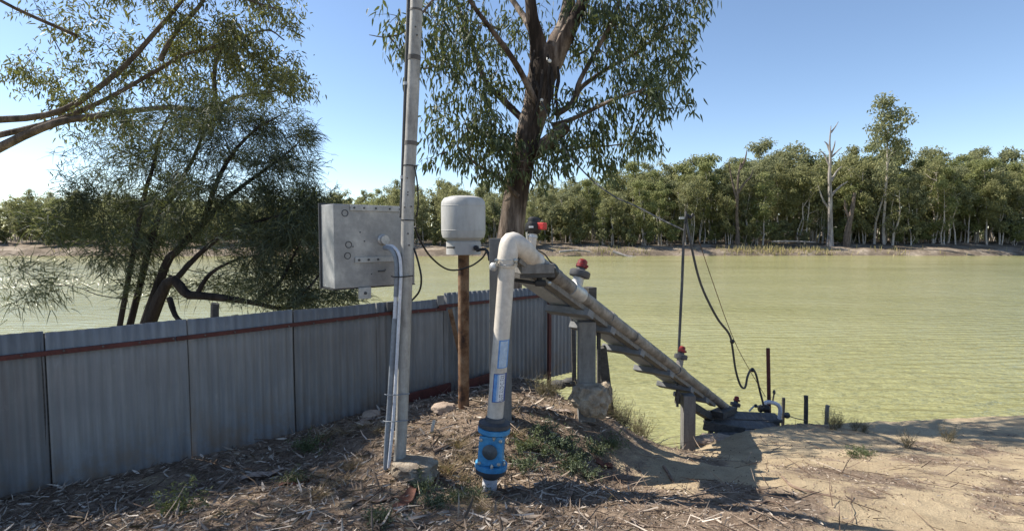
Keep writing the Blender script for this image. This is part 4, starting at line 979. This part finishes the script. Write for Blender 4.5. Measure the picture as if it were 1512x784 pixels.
# ------------------------------------------------------------------ FAR FOREST
def far_proto(seed, h, spread, mat, crown_lo, nclump, nstem, dense=1.0):
    rnd = random.Random(seed); rg = np.random.default_rng(seed)
    tr_ = MB(); tips = []
    for s_ in range(nstem):
        lean = Vector((rnd.gauss(0, .09), rnd.gauss(0, .05), 0)); b0 = Vector((rnd.gauss(0, .5 if nstem > 1 else .05), rnd.gauss(0, .4), -.5))
        hh = h*rnd.uniform(.7, .95); pts = [b0]
        for k in range(1, 6): pts.append(b0 + Vector((lean.x*hh*k/5 + rnd.gauss(0,.25), lean.y*hh*k/5 + rnd.gauss(0,.2), hh*k/5)))
        r0 = rnd.uniform(.14, .22)*h/18*(1.25 if nstem == 1 else .85)
        tr_.tube(pts, [r0*1.3, r0, r0*.8, r0*.6, r0*.38, r0*.12], n=7, sub=2, cap=False)
        for k in range(6):
            i = rnd.randrange(2, 6); a = pts[i-1].lerp(pts[i], rnd.random()); an = rnd.uniform(0, 6.28); ln = rnd.uniform(.1, .24)*h*spread
            e = a + Vector((math.cos(an)*ln, math.sin(an)*ln, rnd.uniform(.4, 1.1)*ln))
            tr_.tube([a, a.lerp(e, .5) + Vector((0,0,-.1*ln)), e], [r0*.4, r0*.28, r0*.1], n=5, sub=2, cap=False); tips.append(e); tips.append(a.lerp(e, .6))
        tips += pts[4:]
    cl_ = []
    for e in tips: cl_.append((e, rnd.uniform(.8, 1.5)*h/18))
    while len(cl_) < nclump:
        th = rnd.uniform(0, 6.28); f = rnd.random(); z = crown_lo*h + (h*.97 - crown_lo*h)*f**.8
        rad = spread*h*.30*(math.sin(math.pi*min(1, .12 + .85*f)))*rnd.random()**.5*rnd.uniform(.6, 1.25)
        cl_.append((Vector((math.cos(th)*rad, math.sin(th)*rad, z)), rnd.uniform(.7, 1.5)*h/18))
    Ps = []
    for c_, r_ in cl_:
        n_ = int(72*dense); v = unit(rg.normal(size=(n_,3)))*(rg.random((n_,1))**.45)
        Ps.append(np.array(c_) + v*np.array([r_, r_, r_*.75]))
    P = np.vstack(Ps); P[:,2] = np.maximum(P[:,2], .3)
    D = rg.normal(size=P.shape) + np.array([0,0,-.5])
    global RNG
    V, Q = leaves(P, D, rg.uniform(.26, .52, len(P)), rg.uniform(.13, .25, len(P)))
    tm = bpy.data.meshes.new('trunk'); tm.from_pydata([tuple(v) for v in tr_.v], [], tr_.f); tm.update(); tm.polygons.foreach_set('use_smooth', tr_.sm); tm.materials.append(M['bark_pale'])
    cm = quads_mesh('crown', V, Q); cm.materials.append(mat)
    return tm, cm, h
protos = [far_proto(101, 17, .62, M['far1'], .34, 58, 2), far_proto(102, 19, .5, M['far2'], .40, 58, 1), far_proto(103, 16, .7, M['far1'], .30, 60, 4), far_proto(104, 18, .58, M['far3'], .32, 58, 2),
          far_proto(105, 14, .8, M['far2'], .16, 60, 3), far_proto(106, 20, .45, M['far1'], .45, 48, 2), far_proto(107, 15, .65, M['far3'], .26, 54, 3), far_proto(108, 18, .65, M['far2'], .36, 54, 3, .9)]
bushp = [far_proto(201, 5.0, 1.5, M['far1'], .05, 30, 3, .8), far_proto(202, 4.0, 1.7, M['far2'], .05, 26, 3, .8), far_proto(203, 6, 1.2, M['far3'], .08, 30, 3, .8)]
def far_tree(x, dy, hgt, k, rz_, label, group, name='eucalypt', pr_=None):
    tm, cm, h = (pr_ or protos)[k]; s_ = hgt/h
    z = farz(dy); r = thing(name, (x, shore1(x)+dy, z), label, 'tree' if name == 'eucalypt' else 'bush', group)
    r.rotation_euler.z = rz_; r.scale = (s_*random.uniform(.9, 1.15), s_*random.uniform(.9, 1.15), s_)
    a = bpy.data.objects.new('trunk', tm); b_ = bpy.data.objects.new('crown', cm)
    for o_ in (a, b_): col.objects.link(o_); o_.parent = r
    b_['kind'] = 'stuff'
def skyline(px):   # photo row of the tree tops
    return float(np.interp(px, [-100, 100, 300, 480, 560, 650, 720, 830, 880, 930, 965, 990, 1030, 1080, 1110, 1160, 1190, 1215, 1250, 1290, 1400, 1600], [290,285,288,290,276,268,272,272,258,246,236,250,228,222,216,222,218,232,222,210,225,240]))
GL = 'trees lining the far river bank'
LOOK = ['two stemmed grey green gum', 'slender olive gum', 'broad grey green gum', 'bright leafed gum', 'low branching olive gum', 'tall thin grey green gum', 'young bright green gum', 'airy olive gum']
def beside(px):
    for x0, x1, t_ in ((-200, 234, 'beyond the fence end'), (234, 480, 'behind the feathery wattle'), (480, 620, 'behind the electrical box'), (620, 740, 'behind the pressure tank'), (740, 830, 'behind the big gum trunk'),
                       (830, 930, 'above the red capped air valve'), (930, 1010, 'left of the thin pole'), (1010, 1080, 'right of the thin pole'), (1080, 1150, 'near the pale forked gum'), (1150, 1215, 'left of the white dead tree'), (1215, 1290, 'around the white dead tree'), (1290, 1800, 'beyond the right edge shrubs')):
        if x0 <= px < x1: return t_
for row, (dy0, step, fr) in enumerate(((9.5, 4.3, .80), (13.5, 4.3, .92), (18.5, 4.6, .99), (25, 5.2, 1.05), (33, 5.8, 1.05))):
    x = -112 - row*2
    while x < 114 + row*3:
        xx = x + random.uniform(-1.6, 1.6); dy = dy0 + random.uniform(-1.8, 2.2); Yw = shore1(xx) + dy
        px = 756 + F*xx/Yw; ztop = U(px, skyline(px), Yw).z
        hgt = (ztop - farz(dy)) * fr * random.uniform(.80, 1.07)
        k = random.randrange(8)
        if not (row == 0 and (abs(px-1228) < 14 or abs(px-1089) < 8)):
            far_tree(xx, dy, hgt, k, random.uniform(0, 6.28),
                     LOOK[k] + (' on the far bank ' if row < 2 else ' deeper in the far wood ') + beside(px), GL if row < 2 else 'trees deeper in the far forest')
        x += step*random.uniform(.8, 1.2)
x = -112
while x < 116:
    far_tree(x + random.uniform(-1, 1), random.choice((8, 9.5, 11, 13, 16, 20, 26)) + random.uniform(-1, 1), random.uniform(2.6, 6.5), random.randrange(3), random.uniform(0, 6.28), 'low bush under the far gums ' + beside(756 + F*x/111), 'bushes under the far trees', 'understorey_bush', bushp)
    x += random.uniform(1.2, 2.2)
# the wood goes on behind as one mass
n_ = 60000; wx = RNG.uniform(-135, 140, n_); wy = RNG.uniform(38, 62, n_); top_ = np.interp(756 + F*wx/(100+wy), [-100, 480, 830, 1000, 1600], [11, 11, 13.5, 18, 19])*(.75+.4*fbm(wx*.15, wy*.15, 91))
P = np.stack([wx, 100 + wy, RNG.random(n_)**1.25*top_], -1)
V, Q = leaves(P, RNG.normal(size=P.shape) + np.array([0,0,-.5]), RNG.uniform(.6, 1.2, n_), RNG.uniform(.4, .7, n_))
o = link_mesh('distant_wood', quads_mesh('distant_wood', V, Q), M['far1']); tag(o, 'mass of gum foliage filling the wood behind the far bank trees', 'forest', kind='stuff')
# two bright low bushes and a taller tree at the right edge
far_tree(U(1118, 350, 110).x, 9, 9.0, 6, 1.0, 'bright green young gum low on the far bank right of the tall forked gum', None)
far_tree(U(888, 350, 110).x, 9, 8.5, 3, 2.0, 'bright olive young gum on the far bank right of the big trunk', None)
far_tree(U(1308, 350, 108).x, 8, 31, 5, 1.6, 'tallest far bank gum, its crown just entering at the right edge', None)

def bare_tree(name, label, base_px, Y, limbs, mat):
    b0 = U(base_px[0], base_px[1], Y); b0.z = farz(Y - shore1(b0.x))
    r = thing(name, b0, label, 'tree')
    for i, (pp, rr) in enumerate(limbs):
        pts_ = [U(x, y, Y + dy) for x, y, dy in pp]
        if i == 0: pts_ = [b0 - Vector((0,0,.4))] + pts_
        MB().tube(pts_, rr, n=8, sub=4, rough=.06).build('trunk' if i == 0 else 'limb', mat, r)
    return r
bare_tree('dead_tree', 'tall bare white dead tree rising above the forest at right', (1226, 357), 108.5, [
    ([(1226,340,0),(1226,300,0),(1225,262,0),(1226,235,0),(1225,212,0),(1227,186,0)], [.8,.5,.4,.33,.26,.19,.07]),
    ([(1225,245,0),(1217,228,.5),(1211,224,.6)], [.22,.15,.06]), ([(1227,230,0),(1232,215,-.5),(1233,208,-.5)], [.2,.13,.06]),
    ([(1226,225,0),(1221,213,.3),(1217,209,.3)], [.26,.16,.06]), ([(1227,196,0),(1233,188,0),(1238,180,0)], [.2,.12,.05]),
    ([(1227,268,0),(1235,254,.4),(1243,246,.4)], [.26,.17,.07]), ([(1226,290,0),(1240,276,.5),(1252,268,.8)], [.28,.19,.07]),
    ([(1228,232,0),(1238,222,.2),(1243,218,.2)], [.2,.12,.05]), ([(1226,310,0),(1215,295,.5),(1207,270,.6)], [.26,.18,.07])], M['bark_dead'])
bare_tree('forked_gum', 'pale forked gum trunk with twisting limbs in the far forest right of centre', (1089, 358), 109, [
    ([(1089,340,0),(1088,315,0),(1089,290,0),(1090,262,0),(1094,240,0)], [.6,.36,.3,.26,.22,.12]),
    ([(1089,300,0),(1084,280,.3),(1080,262,.5),(1076,240,.5)], [.28,.22,.16,.08]), ([(1090,285,0),(1098,272,-.3),(1108,262,-.3),(1112,250,-.3)], [.26,.2,.14,.07]),
    ([(1093,250,0),(1100,236,0),(1103,222,0)], [.3,.2,.08])], M['bark_left'])
bare_tree('leaning_dark_trunk', 'dark leaning trunk on the far bank right of the dead tree', (1250, 357), 108, [([(1251,345,0),(1255,325,0),(1259,305,0),(1262,285,0)], [.8,.62,.5,.4,.28]), ([(1255,325,0),(1249,310,.4),(1247,295,.4)], [.34,.24,.15])], M['bark_left'])
# fallen pale branches
for i, (pp, rr, lab) in enumerate(((((905,372,98.5),(918,376,97.8),(930,380,97)), [.3,.24,.12], 'white fallen branch sloping into the water on the far shore'),
                                  (((912,375,98.5),(932,379,97.5),(952,381,97)), [.22,.18,.08], 'longer white fallen branch lying at the far waterline'),
                                  (((826,372,99),(850,370,99.5),(872,372,99)), [.25,.22,.12], 'grey log on the far bank just right of the white pipe'),
                                  (((1140,357,106),(1175,356.5,106),(1205,358,106)), [.2,.17,.1], 'grey log lying on the shaded far bank left of the dead tree'))):
    q = [U(x, y, Y) for x, y, Y in pp]; tag(MB().tube(q, rr, n=8, sub=4, rough=.08).build('fallen_branch', M['bark_dead'], None, q[0]), lab, 'log')
# bank grass on far side
n_ = 15000; gx = RNG.uniform(-118, 122, n_); dens = fbm(gx*.09, gx*0+3, 51); dyg = np.abs(RNG.normal(1.4, 1.5, n_))
keep = RNG.random(n_) < np.clip((dens-.55)*6, .02, 1)*.55; gx = gx[keep]; dyg = dyg[keep]
sy = FARD + 6.0*(fbm(gx*.03, gx*0, 31)-.5) + 1.2*(fbm(gx*.3, gx*0, 32)-.5)
P = np.stack([gx, sy + dyg, np.interp(dyg, fy, fz) - .1], -1); hL = RNG.uniform(.3, 1.1, len(P))*(.5 + 1.2*np.clip(fbm(gx*.11, gx*0, 52)-.25, 0, 1))
V, Q = blades(P, np.stack([RNG.normal(0,.25,len(P)), RNG.normal(0,.25,len(P)), np.ones(len(P))], -1), hL, .11, RNG.normal(0, .12, (len(P),3)))
o = link_mesh('bank_grass', quads_mesh('bank_grass', V, Q), M['bankgrass']); tag(o, 'pale yellow green grass fringing the far waterline', 'grass', kind='stuff')

# ------------------------------------------------------------------ GROUND COVER
def land_ok(x, y): return (edge_dist(x, y) < .1)
def fence_side(x, y): return (x - FP0.x)*FD.y - (y - FP0.y)*FD.x       # >0 on the camera side
def scatter(n, ymin, ymax, fn):
    y = ymin + (ymax-ymin)*RNG.random(n)**1.15; x = (RNG.random(n)*2-1)*(y*1.0+.6)
    k = land_ok(x, y) & (fence_side(x, y) > .06) & (RNG.random(n) < fn(x, y)); return x[k], y[k]
x, y = scatter(85000, 2.4, 8.2, lambda x, y: np.clip(litter_mask(x, y)*1.25-.25, 0, 1)*np.clip(.55+.9*(fbm(x*2.2, y*2.2, 61)-.5), .1, 1) + .012)
z = gz(x, y) + RNG.uniform(.001, .016, len(x))
an = RNG.uniform(0, 6.28, len(x)); D = np.stack([np.cos(an), np.sin(an), RNG.normal(0, .22, len(x))], -1)
Ls = np.clip(RNG.lognormal(-2.95, .45, len(x)), .016, .17)*np.clip(1.0 - .55*(x - .1 - .2*(y-3))/.7, .42, 1)
V, Q = leaves(np.stack([x, y, z], -1), D, Ls, np.clip(Ls*RNG.uniform(.10, .26, len(x)), .005, .022), RNG.uniform(-.45, .3, (len(x),1)))
o = link_mesh('leaf_litter', quads_mesh('leaf_litter', V, Q), M['litter']); tag(o, 'dry curled gum leaves and bark shreds covering the bank', 'leaf litter', kind='stuff')
# long shreds of bark
x, y = scatter(9000, 2.4, 7.5, lambda x, y: np.clip(litter_mask(x, y)*1.2-.4, 0, 1)*np.clip(1.2-.6*(x+.3), .05, 1)*np.clip(.4+1.6*(fbm(x*1.7, y*1.7, 62)-.4), .05, 1))
z = gz(x, y) + RNG.uniform(.006, .03, len(x)); an = RNG.uniform(0, 6.28, len(x)); L_ = RNG.uniform(.05, .19, len(x))
V, Q = blades(np.stack([x, y, z], -1), np.stack([np.cos(an), np.sin(an), RNG.normal(.0,.15,len(x))], -1), L_, RNG.uniform(.005, .013, len(x)), RNG.normal(0, 1, (len(x),3))*np.array([.45,.45,.14])*L_[:,None])
o = link_mesh('bark_shreds', quads_mesh('bark_shreds', V, Q), M['litter']); tag(o, 'pale curling bark shreds strewn through the leaf litter', 'bark litter', kind='stuff')
# twigs
x, y = scatter(4200, 2.4, 8.0, lambda x, y: np.clip(litter_mask(x, y)*.8+.10, 0, 1))
z = gz(x, y) + .01; an = RNG.uniform(0, 6.28, len(x)); L_ = RNG.uniform(.08, .4, len(x))
V, Q = blades(np.stack([x, y, z], -1), np.stack([np.cos(an), np.sin(an), RNG.uniform(-.05,.2,len(x))], -1), L_, .007, RNG.normal(0, .03, (len(x),3)))
o = link_mesh('twig_litter', quads_mesh('twig_litter', V, Q), M['twiglitter']); tag(o, 'thin fallen twigs strewn over the bank', 'twigs', kind='stuff')
# gravel-like crumbs on the sand
x, y = scatter(9000, 2.5, 7.5, lambda x, y: .25 + .5*vn(x*2, y*2, 71))
z = gz(x, y); r = RNG.uniform(.003, .011, len(x)); c_ = np.stack([x, y, z + r*.4], -1)
off = np.array([(1,0,0),(-.5,.87,0),(-.5,-.87,0),(0,0,1)]); V = (c_[:,None,:] + off[None]*r[:,None,None]*RNG.uniform(.6,1.3,(len(x),4,1))).reshape(-1,3)
b_ = (np.arange(len(x))*4)[:,None]; Q = np.concatenate([b_+np.array([0,1,3]), b_+np.array([1,2,3]), b_+np.array([2,0,3])], 1).reshape(-1,3)
o = link_mesh('soil_crumbs', quads_mesh('soil_crumbs', V, Q), M['twiglitter']); tag(o, 'small dark soil crumbs and seed cases on the sand', 'gravel', kind='stuff')

def clump_mesh(kind, seed):
    rg = np.random.default_rng(seed)
    if kind in ('salt', 'green'):
        n_ = 620 if kind == 'salt' else 560
        st_n = 34; az = rg.uniform(0, 6.28, st_n); le = rg.uniform(.10, .30, st_n); el = rg.uniform(.15, 1.2, st_n)
        i = rg.integers(0, st_n, n_); tt = rg.random(n_)**.6
        P = np.stack([np.cos(az[i])*np.cos(el[i])*le[i]*tt, np.sin(az[i])*np.cos(el[i])*le[i]*tt, np.sin(el[i])*le[i]*tt*.75 + .005], -1) + rg.normal(0, .014, (n_,3)); P[:,2] = np.maximum(P[:,2], .002)
        V, Q = leaves(P, rg.normal(size=(n_,3)) + np.array([0,0,.7]), rg.uniform(.018, .042, n_), rg.uniform(.007, .013, n_), .1)
    elif kind == 'grass':
        n_ = 110; az = rg.uniform(0, 6.28, n_); P = np.stack([rg.normal(0,.05,n_), rg.normal(0,.05,n_), np.zeros(n_)-.01], -1)
        L_ = rg.uniform(.10, .32, n_); D = np.stack([np.cos(az)*.55, np.sin(az)*.55, np.ones(n_)*.9], -1)
        V, Q = blades(P, D, L_, .005, np.stack([np.cos(az)*L_*.35, np.sin(az)*L_*.35, -L_*.25], -1))
    else:  # dry branching weed
        n_ = 46; az = rg.uniform(0, 6.28, n_); L_ = rg.uniform(.2, .5, n_); D = np.stack([np.cos(az)*rg.uniform(.1,.8,n_), np.sin(az)*rg.uniform(.1,.8,n_), np.ones(n_)], -1)
        V, Q = blades(np.stack([rg.normal(0,.04,n_), rg.normal(0,.04,n_), np.zeros(n_)-.01], -1), D, L_, .006, rg.normal(0,.03,(n_,3)))
        i = rg.integers(0, n_, 420); tt = rg.uniform(.3, 1, 420)[:,None]; Du = unit(D)
        P2 = np.stack([np.zeros(420)]*3, -1) + Du[i]*L_[i][:,None]*tt + rg.normal(0,.012,(420,3))
        V2, Q2 = blades(P2, Du[i] + rg.normal(0,.8,(420,3)), rg.uniform(.02,.09,420), .005, rg.normal(0,.01,(420,3)))
        Q2 = Q2 + len(V); V = np.vstack([V, V2]); Q = np.vstack([Q, Q2])
    return quads_mesh(kind, V, Q)
CM = {}
for kd, mt in (('salt','saltbush'), ('green','greenbush'), ('grass','drygrass'), ('weed','drystem')):
    CM[kd] = []
    for k in range(3):
        c_ = clump_mesh(kd, 300 + k*7 + len(kd)); c_.materials.append(M[mt]); CM[kd].append(c_)
NMS = {'salt': 'saltbush_clump', 'green': 'green_weed_clump', 'grass': 'dry_grass_tuft', 'weed': 'dry_weed'}
CAT = {'salt': 'shrub', 'green': 'weed', 'grass': 'grass tuft', 'weed': 'weed'}
def plant(kd, px, py, Y, s_, label, group=None):
    w = U(px, py, Y); z = gz1(w.x, w.y)
    o = thing(NMS[kd], (w.x, w.y, z), label, CAT[kd], group)
    o.scale = (s_, s_, s_*random.uniform(.8, 1.05)); o.rotation_euler.z = random.uniform(0, 6.28)
    c = bpy.data.objects.new('foliage', random.choice(CM[kd])); col.objects.link(c); c.parent = o; c['kind'] = 'stuff'; return o
plant('green', 455, 665, 4.75, .95, 'green weed clump in the leaf litter below the middle of the fence')
plant('green', 262, 748, 3.5, 1.0, 'green weed clump at the lower left corner')
plant('green', 435, 697, 4.1, .7, 'small green weed clump beside the red curled bark')
plant('salt', 560, 772, 3.1, .7, 'grey green saltbush sprig at the bottom edge near the dark branch')
for i, (x, y, Y) in enumerate(((640,742,3.5),(672,728,3.65),(700,722,3.75),(622,722,3.8))):
    plant('salt', x, y, Y, random.uniform(.6, .8), 'low grey green saltbush clump in the patch in front of the blue valve', 'saltbush in front of the valve')
for i, (x, y, Y) in enumerate(((775,655,4.55),(800,665,4.55),(830,660,4.7),(850,672,4.6),(880,668,4.75),(905,662,4.85),(800,640,4.8),(840,685,4.4),(870,690,4.4),(770,675,4.35))):
    plant('salt' if i % 5 else 'green', x, y, Y, random.uniform(.7, 1.0), 'low green clump in the plant patch right of the blue valve', 'plant patch right of the valve')
for x, y, Y in ((690,668,4.35),(682,690,4.1),(676,655,4.5),(760,640,4.7),(705,700,3.95),(700,740,3.6),(718,755,3.4),(775,650,4.6),(660,690,4.15)):
    plant('grass', x, y, Y, random.uniform(.45, .7), 'straw coloured dry grass tuft ' + ('left of the blue valve' if x < 700 and y < 720 else 'in front of the blue valve' if y > 720 else 'right of the blue valve'), 'dry grass round the valve')
for x, y, Y in ((510,640,5.0),(480,650,4.95),(535,630,5.1),(470,700,4.2),(500,720,3.9),(520,690,4.3),(560,640,4.9),(470,735,3.6)):
    plant('grass', x, y, Y, random.uniform(.45, .7), 'thin dry grass tuft in the litter left of the pale pole', 'dry grass left of the pole')
for x, y, Y in ((905,618,5.55),(920,630,5.7),(935,640,5.85),(948,645,6.0),(890,605,5.5),(870,600,5.35),(912,640,5.5)):
    plant('weed', x, y, Y, random.uniform(.6, .9), 'dry brown weed on the bank edge below the concrete footing', 'dry weeds on the bank edge')
for x, y, Y, s_ in ((800,572,6.0,.8),(818,575,6.1,.55)):
    plant('weed', x, y, Y, s_, 'spindly dry weed against the river end of the fence', 'weeds against the fence')
for x, y, Y, s_ in ((1230,626,7.6,.75),(1240,625,7.7,.55),(1262,628,7.6,.45),(1276,626,7.5,.6)):
    plant('weed', x, y, Y, s_, 'dry twiggy shrub on the crest at the right', 'dry shrubs on the right crest')
for x, y, Y in ((1262,668,5.7),(1278,660,5.9)):
    plant('green', x, y, Y, .7, 'green weed clump below the dry shrubs at the right edge', 'green weeds at the right edge')
for x, y, Y in ((1340,650,6.4),(1400,645,7)):
    plant('weed', x, y, Y, .6, 'dry twiggy weed on the slope beyond the right shrubs', 'dry weeds far right')

# bark slabs, sticks, stones
def ground_pt(px, py):
    d = (U(px, py, 1.0) - CAM); ts = np.arange(1.5, 10, .01)
    below = np.nonzero(CAM.z + d.z*ts < gz(CAM.x + d.x*ts, CAM.y + d.y*ts))[0]
    return CAM + d*float(ts[below[0]] if len(below) else 10)
def bark(px0, py0, px1, py1, w_, mat, label, curl=.4, name='bark_slab', cat='bark'):
    a = ground_pt(px0, py0); b = ground_pt(px1, py1); d = (b-a); s_ = Vector((-d.y, d.x, 0)).normalized()
    vs = []; fs = []; N1, N2 = 10, 6
    for i in range(N1+1):
        f = i/N1; ww = w_*(.55 + .45*math.sin(math.pi*min(1, f*.9+.08)))*random.uniform(.82, 1.12)
        for j in range(N2+1):
            g = j/N2*2-1; q = a.lerp(b, f); q = q + s_*g*ww/2
            z = max(gz1(q.x, q.y), q.z-.02) + .012 + curl*ww*(g*g)*.55 + .008*math.sin(f*9)
            vs.append(Vector((q.x, q.y, z)))
    for i in range(N1):
        for j in range(N2): fs.append((i*(N2+1)+j, i*(N2+1)+j+1, (i+1)*(N2+1)+j+1, (i+1)*(N2+1)+j))
    nv = len(vs); vs2 = [v - Vector((0,0,.008)) for v in vs]
    m = MB().add(vs, fs, True); m.add(vs2, [tuple(reversed(f)) for f in fs], True)
    o = m.build(name, mat, None, a); return tag(o, label, cat)
bark(354, 712, 420, 697, .10, M['barkstrip'], 'long pale slab of shed bark lying below the fence')
bark(412, 720, 458, 712, .07, M['barkred'], 'dark red curled bark piece beside a small green weed')
bark(530, 630, 556, 616, .10, M['barkstrip'], 'pale bark piece left of the pale pole')
bark(585, 758, 612, 722, .09, M['barkred'], 'reddish brown bark slab in front of the concrete footing of the pole')
bark(520, 748, 590, 735, .05, M['stick'], 'brown bark strip in the foreground litter left of the red slab')
bark(880, 683, 905, 692, .05, M['barkred'], 'short pinkish bark strip right of the green patch')
bark(850, 706, 838, 748, .035, M['stick'], 'straight brown bark strip at the edge of the sand')
bark(800, 604, 845, 612, .05, M['barkstrip'], 'pale bark strip on the mound below the fence end')
bark(930, 770, 950, 782, .03, M['barkstrip'], 'small pale bark strip on the sand at the bottom edge')
for i, (pp, r_, lab) in enumerate(((((1155,706),(1175,722),(1230,735)), .010, 'thin pale stick lying on the sand at the right'), (((780,660),(830,668),(868,676)), .014, 'dark stick lying through the green patch'),
        (((845,620),(858,628),(872,632)), .012, 'reddish stick on the slope below the concrete footing'), (((980,690),(990,706),(994,712)), .014, 'short stick end standing in the shaded sand'), (((690,585),(740,572),(800,560)), .016, 'grey branch lying along the mound behind the white pipe'),
        (((1105,760),(1130,742),(1160,748)), .006, 'thin wiry twig arching on the sand'), (((640,668),(700,640),(730,630)), .014, 'long curved stick left of the white pipe'))):
    q = [ground_pt(*a) + Vector((0,0,.012)) for a in pp]
    tag(MB().tube(q, [r_, r_, r_*.5], n=7, sub=4, rough=.1).build('fallen_stick', M['stick'], None, q[0]), lab, 'stick')
for i, (x, y, r_, lab) in enumerate(((548,616,.10,'pale stone at the foot of the fence left of the pole'), (538,628,.07,'smaller stone next to the pale stone left of the pole'), (655,606,.12,'flat stone left of the rusty post'), (842,566,.15,'dark rubble standing in for the shaded hole under the river end of the fence'), (824,570,.16,'dark rubble block standing in for shade in the gap below the fence'))):
    q = ground_pt(x, y); lump('stone', q + Vector((0,0,r_*.2)), r_, r_*.8, r_*.5, M['darkwood'] if i > 2 else M['stone'], None, lab, 'stone', seed=50+i, n=16)  # last two are coloured dark to stand in for a shaded hole
a = ground_pt(636, 640); cdv = thing('marker_tag', a, 'small pale upright marker tag stuck in the litter between pole and pipe', 'tag')
MB().obox(a + Vector((.0,0,-.02)), a + Vector((.03,.02,.12)), .028, .003, (0,1,.2)).build('plate', M['card'], cdv)
MB().cyl(a - Vector((0,-.006,.06)), a + Vector((.02,.02,.08)), .003, n=6).build('peg', M['bolt'], cdv)
